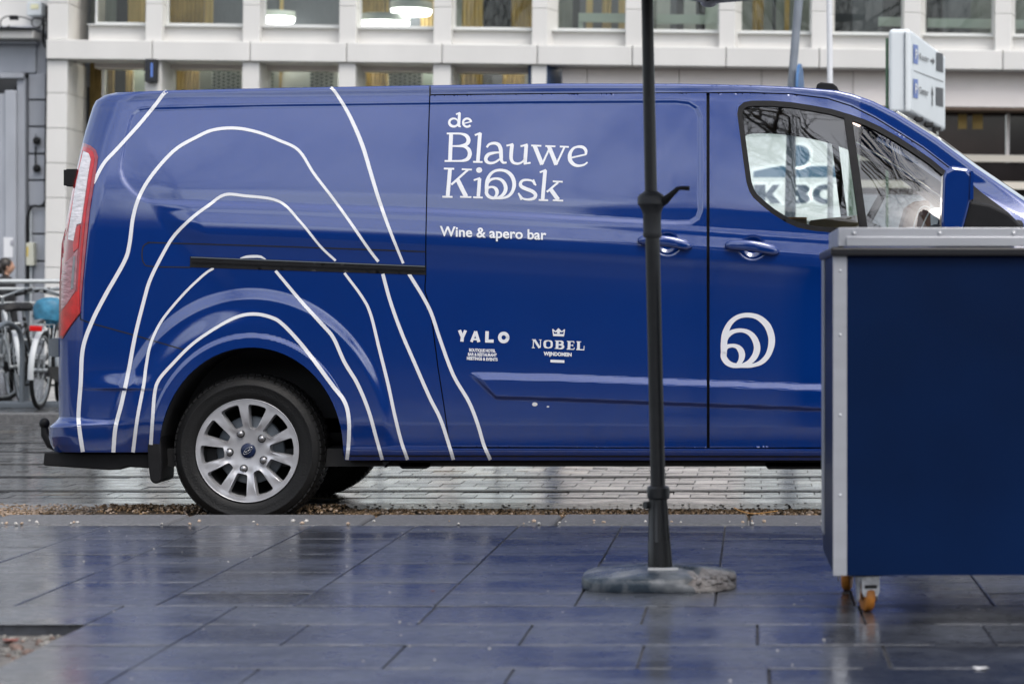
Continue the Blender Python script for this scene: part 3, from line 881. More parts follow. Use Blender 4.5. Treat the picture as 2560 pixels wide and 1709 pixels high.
# roof aerial fin
mb = MB()
q = lambda px, py, D: tuple(P(px, py, D))
pts = [(2040, 222), (2042, 212), (2052, 207), (2082, 210), (2092, 218), (2097, 228), (2096, 236), (2040, 230)]
D = 11.5
mb.prism([((x - CX) * D / F, EYE - (y - CY) * D / F) for x, y in pts], 'y', D - 0.03, D + 0.03)
obj('aerial', mb, M['black'], van, bevel=0.006)

# interior: floor, bulkhead, headliner, dashboard, wheel
mb = MB()
X = lambda px: (px - CX) / 550.0
Z = lambda py: EYE - (py - CY) / 550.0
mb.box(X(420), X(2900), Y0 + 0.12, 2 * YC - Y0 - 0.12, ROAD + 0.26, ROAD + 0.34)
obj('floor', mb, M['dark'], van)
mb = MB(); mb.box(X(1795), X(1812), Y0 + 0.17, 2 * YC - Y0 - 0.17, ROAD + 0.3, Z(262))
obj('bulkhead', mb, M['dark'], van)
mb = MB()
for j in range(9):
    pass
hl = [(1815, 252), (1980, 252), (2060, 262), (2120, 284), (2170, 310)]
vs = []; fs = []
for (x, y) in hl:
    for yy, dz in ((Y0 + 0.20, 0.03), (YC - .4, -0.0), (YC + .4, -0.0), (2 * YC - Y0 - 0.20, 0.03)):
        vs.append((X(x), yy, Z(y) - dz))
for i in range(len(hl) - 1):
    for j in range(3): fs.append((i*4+j, (i+1)*4+j, (i+1)*4+j+1, i*4+j+1))
mb.add(vs, fs, 0, True)
obj('headliner', mb, M['liner'], van)
mb = MB()
mb.prism([(X(2215), ROAD + .6), (X(2215), Z(600)), (X(2260), Z(585)), (X(2340), Z(560)), (X(2560), Z(548)), (X(2620), ROAD + .6)], 'y', Y0 + 0.16, 2 * YC - Y0 - 0.16)
obj('dashboard', mb, M['dark'], van, bevel=0.02)
mb = MB()
c = Vector((X(2195), YC + 0.42, Z(545))); tl = R(62)
ring = []
for i in range(25):
    a = 2 * math.pi * i / 24
    ring.append(c + Vector((math.cos(a) * 0.185 * math.cos(tl) * 1.0, math.sin(a) * 0.185, math.cos(a) * 0.185 * math.sin(tl))))
mb.tube(ring, 0.017, 8, caps=False)
mb.tube([c, c + Vector((0.12, 0, -0.06))], 0.04, 10)
mb.tube([c + Vector((0, -.17, 0)), c + Vector((0, .17, 0))], 0.02, 6)
obj('steering_wheel', mb, M['black'], van)
for sy in (-1, 1):
    mb = MB()
    yc = YC + sy * 0.42
    mb.box(X(1830), X(2080), yc - 0.24, yc + 0.24, ROAD + 0.62, ROAD + 0.80)
    mb.box(X(1818), X(1885), yc - 0.24, yc + 0.24, ROAD + 0.62, ROAD + 1.25)
    obj('seat', mb, M['brown'], van, bevel=0.05, seg=3)
# grab handle and map light on the headliner
mb = MB(); pth = spline([(1968, 276), (1975, 292), (1992, 306), (2008, 314)], 4)
mb.tube([P(x, y, 12.45) for x, y in pth], 0.018, 8)
obj('grab_handle', mb, mat('handle_grey', (0.62, 0.55, 0.46), 0.6), van)
mb = MB(); mb.blob(P(2138, 311, 12.0), 0.030, 0.02, 0.016, 0, 12)
obj('reading_light', mb, mat('reading_light', (0.9, 0.7, 0.6), 0.4, emit=(1, 0.72, 0.6), estr=2.0), van)

# underside
mb = MB()
mb.box(X(880), X(2210), Y0 + 0.10, 2 * YC - Y0 - 0.10, Z(1154), ROAD + 0.30)
mb.box(X(150), X(385), Y0 + 0.10, 2 * YC - Y0 - 0.10, Z(1150), ROAD + 0.32)
mb.box(X(385), X(880), Y0 + 0.38, 2 * YC - Y0 - 0.38, Z(1105), ROAD + 0.40)
obj('underbody', mb, M['black'], van)
for (x0, x1, b, yo) in ((962, 980, 1165, .05), (997, 1080, 1171, .12), (1075, 1138, 1162, .25), (1230, 1452, 1157, .15), (1480, 1660, 1162, .2), (1912, 2090, 1172, .12)):
    mb = MB(); mb.prism([(X(x0), Z(1150)), (X(x1), Z(1150)), (X(x1 - 6), Z(b - 4)), (X(x1 - 14), Z(b)), (X(x0 + 10), Z(b)), (X(x0 + 4), Z(b - 5))], 'y', Y0 + yo, Y0 + yo + 0.3)
    obj('undertray', mb, M['black'], van)
# wheel housings
for cx in (628, 2449):
    mb = MB(); n = 30; vs = []; fs = []
    aa = np.linspace(-0.05, math.pi + 0.05, n)
    for a in aa:
        p0 = side_pos(np.array([cx + 229 * math.cos(a)]), np.array([1127 - 258 * math.sin(a)]), -0.012)[0]
        vs += [tuple(p0), (p0[0], Y0 + 0.36, p0[2])]
    for i in range(n - 1): fs.append((2*i, 2*i+1, 2*i+3, 2*i+2))
    mb.add(vs, fs, 0, True)
    k = [(v[0], v[2]) for v in vs[1::2]]
    mb.add([(x, Y0 + 0.36, z) for x, z in k if z > Z(1075)], [tuple(range(len([1 for x, z in k if z > Z(1075)])))])
    o = obj('wheel_housing', mb, M['dark'], van)
    c = o.copy(); COL.objects.link(c); c.scale = (1, -1, 1)

# wheel: tyre, alloy rim with ten spokes, five nuts, hub cap
def wheel(cx, far):
    yf = Y0 + 0.035
    c0 = P(618 + cx, 1127, yf)
    ctr = (c0.x, yf, ROAD + 0.336)
    w = tag(bpy.data.objects.new('wheel', None)); COL.objects.link(w); w.parent = van
    w.location = Vector(ctr) - VANLOC
    mb = MB()
    prof = [(0.228, 0.030), (0.231, 0.008), (0.240, -0.002), (0.268, -0.010), (0.292, -0.009), (0.296, -0.012), (0.300, -0.009), (0.315, 0.000), (0.324, 0.008), (0.331, 0.022), (0.337, 0.045), (0.339, 0.11), (0.337, 0.17), (0.325, 0.205), (0.30, 0.218), (0.25, 0.215), (0.22, 0.20)]
    mb.lathe(prof, (0, 0, 0), 'y', 72)
    ty = obj('tyre', mb, M['rubber'], w, world=False)
    mb = MB()     # tread blocks round the shoulder
    for i in range(66):
        a = 2 * math.pi * i / 66
        for (r0, r1, y0, y1, sh) in ((0.326, 0.3415, 0.010, 0.050, 0), (0.336, 0.3435, 0.056, 0.10, 0.02), (0.336, 0.3435, 0.106, 0.15, -0.01), (0.33, 0.3415, 0.156, 0.20, 0.02)):
            vs = []
            for aa in (a + sh - 0.036, a + sh + 0.036):
                for yy in (y0, y1):
                    ra = r1 - (0.010 if yy == 0.010 else 0)
                    vs += [(r0 * .98 * math.cos(aa), yy, r0 * .98 * math.sin(aa)), (ra * math.cos(aa), yy, ra * math.sin(aa))]
            mb.add(vs, [(1, 3, 7, 5), (0, 1, 5, 4), (2, 6, 7, 3), (0, 2, 3, 1), (4, 5, 7, 6)])
    o = obj('tread', mb, M['rubber'], w, world=False); o['kind'] = 'stuff'
    # rim face: a disc with ten openings and five nut holes
    RO = 0.2285
    circ = lambda r, n, x=0, y=0: [(x + r * math.cos(2*math.pi*i/n), y + r * math.sin(2*math.pi*i/n)) for i in range(n)]
    holes = []
    base = 2 * math.pi * (95.0 / 360)
    for i in range(10):
        a = base + 2 * math.pi * (i + 0.5) / 10
        long = i % 2
        r0, r1 = (0.100, 0.207) if long else (0.108, 0.209)
        w0, w1 = (0.034, 0.082) if long else (0.048, 0.084)
        pts = []
        ring = [(r0, -w0/2 + .004), (r0 + .005, -w0/2), (r1 - .010, -w1/2), (r1 - .003, -w1/2 + .003), (r1, -w1/2 + .010), (r1 + .003, 0), (r1, w1/2 - .010), (r1 - .003, w1/2 - 0.003), (r1 - .010, w1/2), (r0 + .005, w0/2), (r0, w0/2 - .004), (r0 - .002, 0)]
        for r, t in ring: pts.append((r * math.cos(a) - t * math.sin(a), r * math.sin(a) + t * math.cos(a)))
        holes.append(pts)
    outer = circ(RO, 72)
    loops = [outer] + holes
    pts = []; edges = []
    for lp in loops:
        b = len(pts); pts += lp; edges += [(b + i, b + (i + 1) % len(lp)) for i in range(len(lp))]
    g = np.arange(-0.225, 0.226, 0.011); gx, gz = np.meshgrid(g, g); gx = gx.ravel(); gz = gz.ravel()
    keep = np.hypot(gx, gz) < RO - 0.006
    for h in holes: keep &= sdf(h, gx, gz) > 0.005
    pts += list(zip(gx[keep], gz[keep]))
    vc, ed, fc, *_ = delaunay_2d_cdt([Vector((float(a), float(b))) for a, b in pts], edges, [], 0, 1e-6)
    v = np.array([(q.x, q.y) for q in vc]); f = [t for t in fc]
    cen = np.array([v[list(t)].mean(0) for t in f])
    ok = np.hypot(cen[:, 0], cen[:, 1]) < RO
    for h in holes: ok &= sdf(h, cen[:, 0], cen[:, 1]) > 0
    f = [t for t, k in zip(f, ok) if k]
    def dish(x, z):
        r = np.hypot(x, z); a = np.arctan2(z, x)
        sp = np.cos(5 * 2 * (a - base) )          # spoke crests
        y = 0.004 + 0.020 * (1 - ss(0.03, 0.17, r)) - 0.004 * ss(.205, .222, r)
        return y + 0.009 * (1 - np.clip(sp, 0, 1) ** .5) * ss(0.07, 0.12, r) * (1 - ss(0.19, 0.222, r)) * -1 + 0.006 * np.exp(-((r - .105) / .02) ** 2)
    yy = dish(v[:, 0], v[:, 1])
    mb = MB()
    n = len(v)
    mb.add([(v[i, 0], yy[i], v[i, 1]) for i in range(n)], [tuple(t) for t in f], 0, True)
    for h in holes + [outer]:
        hp = np.array(h); d0 = dish(hp[:, 0], hp[:, 1]); k = len(h)
        cc = hp.mean(0)
        h2 = cc + (hp - cc) * 0.90 if len(h) < 40 else hp
        mb.add([(hp[i, 0], d0[i], hp[i, 1]) for i in range(k)] + [(h2[i, 0], d0[i] + 0.045, h2[i, 1]) for i in range(k)],
               [(i, (i+1) % k, k + (i+1) % k, k + i) for i in range(k)], 0, True)
    rim = obj('rim', mb, M['alloy'], w, world=False, fix=False)
    m = rim.modifiers.new('es', 'EDGE_SPLIT'); m.split_angle = R(40)
    mb = MB(); mb.lathe([(0.2285, 0.0), (0.232, -0.004), (0.2335, 0.004), (0.229, 0.012)], (0, 0, 0), 'y', 72)
    obj('rim_flange', mb, M['alloy'], rim, world=False)
    mb = MB(); mb.lathe([(0.215, 0.01), (0.205, 0.06), (0.20, 0.20), (0.0, 0.201)], (0, 0, 0), 'y', 48)
    mb.lathe([(0.0, 0.075), (0.15, 0.075), (0.155, 0.08), (0.155, 0.095)], (0, 0, 0), 'y', 40, 1)
    obj('brake_drum', mb, [M['dark'], M['stand']], w, world=False)
    for i in range(5):
        a = base + 2 * math.pi * (18.0 / 360) + 2 * math.pi * i / 5
        x, z = 0.083 * math.cos(a), 0.083 * math.sin(a)
        y = float(dish(np.array([x]), np.array([z]))[0])
        mb = MB(); mb.lathe([(0.0185, -0.001), (0.0185, -0.0025), (0.013, -0.0025)], (x, y, z), 'y', 20, 1)
        mb.lathe([(0.0135, 0.004), (0.0135, -0.010), (0.010, -0.015), (0.0, -0.0165)], (x, y, z), 'y', 12, 0)
        obj('wheel_nut', mb, [M['steel'], M['dark']], rim, world=False)
    y = float(dish(np.array([0.0]), np.array([0.0]))[0])
    mb = MB(); mb.lathe([(0.034, y), (0.034, y - 0.004), (0.031, y - 0.007), (0.0, y - 0.008)], (0, 0, 0), 'y', 40)
    hub = obj('hub_cap', mb, M['hubblue'], w, world=False)
    mb = MB()
    def hp(u, v):   # tilted oval on the cap
        a = R(38); return (u * math.cos(a) - v * math.sin(a), y - 0.0105, u * math.sin(a) + v * math.cos(a))
    oval = [hp(0.024 * math.cos(t), 0.0105 * math.sin(t)) for t in np.linspace(0, 2*math.pi, 30)]
    mb.tube(oval, 0.0011, 5, caps=False)
    mb.tube([hp(*p) for p in [(-0.016, 0.002), (-0.012, .006), (-0.009, .003), (-0.012, -0.005), (-0.015, -.003)]], 0.0011, 5)
    mb.tube([hp(*p) for p in [(-0.013, 0.001), (-0.008, .001), (-0.006, -0.003), (-0.003, -.003), (-0.002, .001), (-0.005, .001), (-.001, 0), (0.002, -.003), (0.003, .001), (0.006, .001), (0.006, -.003), (.010, -.004), (.011, .001), (.008, .0), (.011, -.001), (.013, .007), (.013, -.004), (.016, -.003)]], 0.0011, 5)
    obj('hub_emblem', mb, M['chrome'], hub, world=False)
    return w
w1 = wheel(0, False)
def copy_wheel(dx, mir):
    c = copy_tree(w1)
    c.location = Vector(w1.location) + Vector((dx, 0, 0))
    if mir:
        c.location.y = -w1.location.y; c.scale = (1, -1, 1)
copy_wheel(0, True); copy_wheel(3.30, False); copy_wheel(3.30, True)
# rear axle beam and spring
mb = MB(); ax = w1.location + VANLOC
mb.tube([(ax.x, Y0 + 0.25, ROAD + .34), (ax.x, 2 * YC - Y0 - .25, ROAD + .34)], 0.05, 10)
for s in (0.42, 1.5):
    mb.tube(spline([(-0.55, 0), (0, -0.06), (0.6, 0.05)], .1) and [(ax.x - .6, Y0 + s, ROAD + .40), (ax.x, Y0 + s, ROAD + .30), (ax.x + .65, Y0 + s, ROAD + .42)], 0.03, 6)
obj('axle', mb, M['black'], van)

# mud flap, step bar, tow ball, hinges
mb = MB()
mb.prism([(X(389), Z(1050)), (X(400), Z(1050)), (X(418), Z(1078)), (X(421), Z(1150)), (X(419), Z(1196)), (X(412), Z(1203)), (X(400), Z(1203)), (X(392), Z(1195)), (X(386), Z(1150)), (X(385), Z(1090))], 'y', Y0 + 0.01, Y0 + 0.26)
o = obj('mud_flap', mb, M['black'], van, bevel=0.008)
mb = MB()
mb.prism([(X(121), Z(1127)), (X(386), Z(1131)), (X(386), Z(1168)), (X(325), Z(1164)), (X(310), Z(1171)), (X(280), Z(1172)), (X(120), Z(1161)), (X(118), Z(1157))], 'y', Y0 + 0.07, 2 * YC - Y0 - 0.07)
obj('rear_step', mb, M['black'], van, bevel=0.006)
mb = MB()
D = YC
tb = lambda x, y: P(x, y, D)
mb.tube([P(330, 1110, D), P(150, 1118, D), P(128, 1108, D), P(113, 1085, D), P(111, 1068, D)], [.03, .03, .028, .022, .018], 10)
mb.blob(P(111, 1058, D), 0.026, 0.026, 0.028, 0, 14)
obj('tow_ball', mb, M['black'], van)
for (px, py, h, s) in ((178, 445, 22, 1), (141, 868, 24, 1)):
    mb = MB()
    D = Y0 + 0.17
    a = P(px, py, D)
    mb.box(a.x - 0.015, a.x + 0.045, D - 0.03, D + 0.02, a.z - h / 555, a.z + h / 555)
    mb.tube([(a.x - .018, D - .02, a.z - h / 555 * .9), (a.x - .018, D - .02, a.z + h / 555 * .9)], 0.011, 10)
    o = obj('door_hinge', mb, M['black'] if py < 600 else M['stand'], van, bevel=0.003)

# tail light on the near corner
TLP = [(208, 357), (226, 364), (238, 374), (244, 392), (238, 435), (224, 520), (212, 640), (203, 740), (199, 785), (176, 815), (156, 846), (146, 843), (149, 700), (154, 610), (166, 560), (186, 450)]
tlp = panel('tail_light', TLP, [], M['pinkl'], van, step=5, lift=0.006, flange=0.015)
panel('red_surround', [(208, 366), (222, 370), (232, 380), (236, 396), (229, 440), (215, 525), (204, 640), (197, 740), (192, 745), (199, 640), (209, 525), (222, 440), (228, 398), (224, 386), (214, 378), (206, 376), (192, 450), (172, 560), (164, 590), (163, 575), (186, 452)], [], M['red'], tlp, step=5, lift=0.0085, flange=0.003)
panel('clear_lens', [(208, 378), (221, 383), (226, 398), (219, 440), (207, 525), (202, 558), (191, 561), (183, 602), (170, 598), (174, 560), (190, 455)], [], M['clear'], tlp, step=5, lift=0.009, flange=0.003)
panel('red_bar', [(199, 562), (200, 566), (195, 620), (183, 630), (182, 612), (190, 568)], [], M['red'], tlp, step=5, lift=0.0095, flange=0.003)
panel('clear_lens', [(181, 640), (194, 622), (189, 725), (166, 760), (153, 775), (153, 690), (160, 660)], [], M['clear2'], tlp, step=5, lift=0.009, flange=0.003)
panel('reflector_strip', [(183, 642), (188, 640), (183, 720), (176, 724)], [], M['steel'], tlp, step=5, lift=0.0105, flange=0.003)
panel('red_lens', [(197, 732), (199, 782), (176, 812), (157, 840), (149, 838), (151, 782), (168, 758), (190, 728)], [], M['red'], tlp, step=5, lift=0.0095, flange=0.003)

# door handles
def handle(parent, x0, y0, x1, y1):
    mb = MB()
    n = 22; rings = []
    for i in range(n):
        t = i / (n - 1)
        px = x0 + (x1 - x0) * t; py = y0 + (y1 - y0) * t - 5 * math.sin(math.pi * t)
        h = (10.5 + 6.5 * math.sin(math.pi * min(1, t * 1.05)) ** .5 * (0.35 + .35 * t)) * (0.35 if i in (0, n-1) else 0.8 if i in (1, n-2) else 1)
        base = side_pos(np.array([px]), np.array([py]))[0]
        yref = Y0 + side_off(np.array([px]), np.array([py - 44]))[0] * .5 + side_off(np.array([px]), np.array([py + 38]))[0] * .5
        yb = yref - 0.012 - 0.022 * math.sin(math.pi * t) ** .6
        ring = []
        for j in range(12):
            a = 2 * math.pi * j / 12
            ring.append((base[0], yb - 0.011 * math.cos(a) * (0.4 if i in (0, n-1) else 1), base[2] + h / 555 * math.sin(a)))
        rings += ring
    fs = [(i*12+j, i*12+(j+1)%12, (i+1)*12+(j+1)%12, (i+1)*12+j) for i in range(n - 1) for j in range(12)]
    mb.add(rings, fs + [tuple(range(12)), tuple(range((n-1)*12 + 11, (n-1)*12 - 1, -1))], 0, True)
    obj('handle', mb, M['paint'], parent)
handle(dslide, 1594, 601, 1730, 616)
handle(dcab, 1812, 613, 1948, 629)

# mirror
mb = MB()
MD = Y0 - 0.10
def mpt(px, py, y): return ((px - CX) * y / F, y, EYE - (py - CY) * y / F)
outl = [(2358, 440), (2364, 424), (2380, 415), (2420, 420), (2430, 432), (2426, 500), (2416, 540), (2405, 580), (2384, 600), (2362, 595), (2353, 560)]
rng_y = [(MD - 0.10, 0.90), (MD - 0.09, 1.0), (MD + 0.02, 1.0), (MD + 0.06, 0.9)]
cxm, cym = np.mean(outl, 0); vs = []; k = len(outl)
for yy, s in rng_y:
    for x, y in outl: vs.append(mpt(cxm + (x - cxm) * s, cym + (y - cym) * s, yy))
fs = [(i*k+j, i*k+(j+1)%k, (i+1)*k+(j+1)%k, (i+1)*k+j) for i in range(3) for j in range(k)] + [tuple(range(k)), tuple(range(4*k-1, 3*k-1, -1))]
mb.add(vs, fs, 0, False)
mir = obj('wing_mirror', mb, M['paint'], van, bevel=0.012, seg=3)
mb = MB()
mb.prism([(mpt(x, y, MD)[0], mpt(x, y, MD)[2]) for x, y in [(2396, 522), (2404, 510), (2425, 505), (2470, 512), (2520, 535), (2550, 565), (2550, 600), (2420, 600), (2398, 560)]], 'y', MD - 0.07, MD + 0.13)
obj('mirror_arm', mb, M['black'], mir, bevel=0.015, seg=3)
mb = MB(); mb.prism([(mpt(x, y, MD)[0], mpt(x, y, MD)[2]) for x, y in [(2422, 430), (2428, 432), (2428, 500), (2419, 503)]], 'y', MD - 0.108, MD - 0.09)
obj('mirror_side_strip', mb, M['paint'], mir)  # strip standing for the reflecting side of the mirror body
mb = MB(); mb.prism([(mpt(x, y, MD)[0], mpt(x, y, MD)[2]) for x, y in [(2355, 440), (2359, 440), (2354, 590), (2350, 560)]], 'y', MD - 0.085, MD + 0.04)
obj('mirror_glass', mb, M['chrome'], mir)
panel('corner_trim', [(2432, 462), (2450, 478), (2520, 530), (2560, 570), (2560, 600), (2432, 600)], [], M['black'], van, step=10, lift=0.012, flange=0.02)
# ------------------------------------------------------------------ livery
K = 2560 / 2349.0
def dl(pts): return [(x * K, y * K) for x, y in pts]
L = {
 'a': [(383,209),(373,218),(357,240),(318,287),(270,340),(238,375),(214,420)],
 'b': [(190,1036),(183,990),(180,950),(185,880),(190,800),(210,740),(240,680),(285,600),(297,560),(305,500),(320,450),(350,400),(400,345),(450,315),(490,298),(540,294),(590,303),(640,322),(685,345),(720,398),(760,450),(800,505),(845,570),(868,600)],
 'b2': [(878,628),(895,690),(920,760),(950,830),(985,910),(1010,960),(1030,1020),(1040,1054)],
 'c': [(260,1037),(265,980),(280,920),(295,850),(310,770),(330,690),(345,640),(375,580),(400,540),(440,500),(480,470),(515,447),(560,449),(640,462),(690,510),(735,565),(770,598)],
 'c2': [(790,626),(830,680),(850,720),(870,800),(890,880),(905,950),(920,1010),(935,1054)],
 'd': [(305,1037),(315,960),(330,880),(335,840),(345,790),(365,745),(390,710),(430,665),(470,628),(490,615)],
 'd2': [(632,621),(690,690),(740,745),(765,775),(790,830),(820,880),(845,940),(862,1000),(877,1054)],
 'd3': [(551,592),(565,589),(582,588),(598,589),(611,596)],
 'e': [(345,1037),(350,960),(355,900),(365,870),(395,835),(440,790),(490,755),(540,728),(580,720),(620,727),(650,745),(700,800),(760,880),(790,920),(800,960),(800,1010),(796,1054)],
 'f': [(758,201),(768,210),(800,262),(830,330),(850,395),(870,460),(895,530),(925,604)],
 'f2': [(938,628),(970,680),(990,720),(1010,780),(1040,860),(1075,920),(1095,970),(1110,1020),(1125,1054)],
}
WD = {'a': 9.5, 'b': [11, 11, 11, 10, 9, 8, 7.5, 8], 'b2': 9.5, 'c': [11, 11, 10, 9, 8, 7, 6.5], 'c2': [7, 9, 9], 'd': [10, 9, 7, 6.5], 'd2': [8, 10, 10, 9], 'd3': [2, 7, 8, 7, 2], 'e': [10, 9, 8, 10, 11, 10], 'f': [8, 11, 9.5, 7], 'f2': 9.5}
for k in L:
    mb = MB(); ribbon_mesh(mb, spline(dl(L[k]), 7), np.array(WD[k]) * 0.92 if isinstance(WD[k], list) else WD[k] * 0.92, 0.0016)
    obj('livery_stripe', mb, M['decal'], van, fix=False)

# drawn lettering, traced as strokes in the close-up's own grid
LIFT = [0.0016]
def stroke(mb, pts, w, sc, ox, oy, cap=0.3, smooth=True):
    p = [(ox + x / sc, oy + y / sc) for x, y in pts]
    p = spline(p, 1.6) if (smooth and len(p) > 2) else resample(p, 5, False)
    LIFT[0] += 0.00003
    ww = [a / sc for a in w] if hasattr(w, '__len__') else w / sc
    ribbon_mesh(mb, p, ww, LIFT[0], cap=cap)
def arc(cx, cy, rx, ry, a0, a1, n=14):
    return [(cx + rx * math.cos(R(a)), cy + ry * math.sin(R(a))) for a in np.linspace(a0, a1, n)]
def word(strokes, sc, ox, oy, parent, name='lettering'):
    LIFT[0] = 0.0016
    mb = MB()
    for s in strokes: stroke(mb, s[0], s[1], sc, ox, oy, *(s[2:]))
    return obj(name, mb, M['decal'], parent, fix=False)
de = [(arc(203, 248, 42, 37, -40, 320), [14, 20, 26, 20, 14]), ([(256, 160), (250, 282)], 26), ([(226, 172), (240, 166), (260, 158)], 15), ([(248, 284), (268, 286)], 14),
      (arc(328, 250, 38, 38, -12, -318, 24), 20), ([(295, 258), (368, 240)], 11)]
for q_ in (de[:4], de[4:]): word(q_, 3.7333, 1080, 240, dslide, 'letter')
bl = [([(178, 352), (168, 606)], 36, 0, False), ([(140, 351), (250, 351)], 17), ([(120, 607), (250, 607)], 17), ([(225, 351), (275, 354), (320, 372), (341, 410), (325, 448), (275, 466), (190, 468)], [14, 20, 34, 38, 30, 18, 15]),
      ([(240, 468), (300, 472), (340, 498), (353, 540), (335, 585), (290, 604), (225, 607)], [15, 22, 34, 38, 34, 20, 15]),
      ([(448, 345), (428, 612)], 34, 0, False), ([(402, 366), (425, 357), (452, 346)], 18), ([(386, 615), (470, 617)], 17),
      ([(512, 478), (535, 452), (580, 441), (620, 455), (640, 495), (645, 560), (648, 600), (665, 622), (694, 622)], [20, 22, 26, 34, 36, 35, 34, 26, 17]),
      ([(638, 527), (590, 530), (530, 545), (503, 580), (510, 612), (545, 627), (590, 618), (632, 590)], [16, 20, 28, 34, 32, 24, 20, 18]),
      ([(747, 455), (739, 540), (740, 590), (760, 622), (800, 632), (840, 618), (872, 580)], [34, 34, 34, 30, 22, 18, 14]), ([(697, 464), (725, 458), (755, 448)], 17),
      ([(880, 456), (868, 625)], 34, 0, False), ([(828, 470), (860, 462), (890, 452)], 17), ([(858, 634), (918, 624)], 17),
      ([(958, 466), (1028, 640)], 38, 0, False), ([(1026, 642), (1104, 474)], 18, 0, False), ([(1090, 468), (1160, 642)], 38, 0, False), ([(1158, 644), (1238, 474)], 18, 0, False),
      ([(928, 463), (1018, 466)], 16), ([(1060, 467), (1150, 471)], 16), ([(1195, 473), (1275, 476)], 16),
      ([(1300, 577), (1436, 546)], 16), ([(1436, 546), (1436, 510), (1410, 480), (1365, 474), (1320, 490), (1288, 540), (1290, 600), (1325, 640), (1370, 652), (1420, 642), (1450, 620)], [20, 30, 28, 20, 26, 36, 38, 32, 24, 18, 14])]
for q_ in (bl[:6], bl[6:9], bl[9:11], bl[11:15], bl[15:22], bl[22:]): word(q_, 3.7333, 1080, 240, dslide, 'letter')
def swirl(s, ox, oy, sc):
    # symbol of three nested loops, drawn in the grid of the door close-up (8.71 px per photograph pixel)
    return [
      ([(262, 1060), (262, 880), (290, 640), (390, 420), (560, 280), (780, 236), (1010, 290), (1200, 460), (1290, 690), (1290, 900), (1210, 1120), (1060, 1270), (860, 1335), (640, 1335), (470, 1330), (340, 1270), (262, 1160), (258, 1060)], [130, 140, 140, 115, 98, 98, 105, 130, 145, 145, 140, 120, 105, 80, 90, 105, 130, 130]),
      ([(270, 800), (330, 690), (450, 600), (620, 568), (780, 605), (900, 710), (970, 860), (978, 1000), (920, 1150), (800, 1270), (640, 1330)], [120, 110, 90, 84, 105, 130, 140, 142, 130, 100, 60]),
      ([(268, 1010), (320, 930), (450, 900), (560, 930), (630, 1010), (655, 1110), (630, 1220), (560, 1310), (500, 1335)], [110, 90, 76, 95, 130, 136, 120, 90, 60]),
    ]
kio = [([(168, 682), (146, 940)], 36, 0, False), ([(113, 678), (205, 680)], 17), ([(98, 940), (190, 942)], 17), ([(335, 690), (180, 828)], 20, 0, False), ([(238, 780), (318, 940)], 40, 0, False), ([(280, 684), (370, 688)], 16), ([(265, 941), (365, 944)], 16),
       (arc(440, 692, 14, 12, 0, 360), 28), ([(444, 770), (432, 945)], 33, 0, False), ([(392, 786), (415, 778), (448, 766)], 17), ([(386, 945), (470, 948)], 17),
       ([(958, 826), (940, 796), (900, 784), (850, 788), (826, 815), (835, 845), (880, 868), (935, 890), (966, 920), (955, 952), (905, 966), (850, 958), (818, 925)], [18, 18, 20, 24, 32, 34, 34, 34, 32, 26, 20, 18, 18]), ([(946, 782), (968, 834)], 16), ([(808, 908), (834, 968)], 16),
       ([(1056, 692), (1032, 970)], 34, 0, False), ([(1008, 712), (1035, 702), (1062, 690)], 17), ([(998, 970), (1082, 973)], 17), ([(1178, 806), (1072, 896)], 19, 0, False), ([(1105, 868), (1178, 968)], 38, 0, False), ([(1130, 797), (1218, 801)], 16), ([(1130, 973), (1222, 977)], 16)]
for q_ in (kio[:7], kio[7:11], kio[11:14], kio[14:]): word(q_, 3.7333, 1080, 240, dslide, 'letter')
def fit(strokes, gx0, gx1, gy0, gy1, px0, px1, py0, py1):
    out = []
    sx = (px1 - px0) / (gx1 - gx0); sy = (py1 - py0) / (gy1 - gy0)
    for s in strokes:
        w = [a * sx for a in s[1]] if hasattr(s[1], '__len__') else s[1] * sx
        out.append(([(px0 + (x - gx0) * sx, py0 + (y - gy0) * sy) for x, y in s[0]], w) + tuple(s[2:]))
    return out
word(fit(swirl(0, 0, 0, 0), 190, 1375, 185, 1388, 1211.8, 1290.5, 422, 498.5), 1.0, 0, 0, dslide, 'letter')
word(fit(swirl(0, 0, 0, 0), 190, 1375, 185, 1388, 1801.5, 1938, 781.5, 919.5), 1.0, 0, 0, dcab, 'door_symbol')
yalo = [([(285, 322), (328, 425), (322, 490)], 48, 0, False), ([(375, 325), (332, 425)], 44, 0, False), ([(522, 340), (460, 495)], 40, 0, False), ([(522, 340), (570, 498)], 46, 0, False), ([(480, 455), (560, 460)], 26, 0, False),
        ([(692, 338), (686, 500)], 50, 0, False), ([(668, 482), (788, 484)], 46, 0, False), (arc(935, 430, 58, 59, 0, 365, 30), 52)]
word(yalo, 5.8725, 1100, 770, dslide, 'sponsor_name')
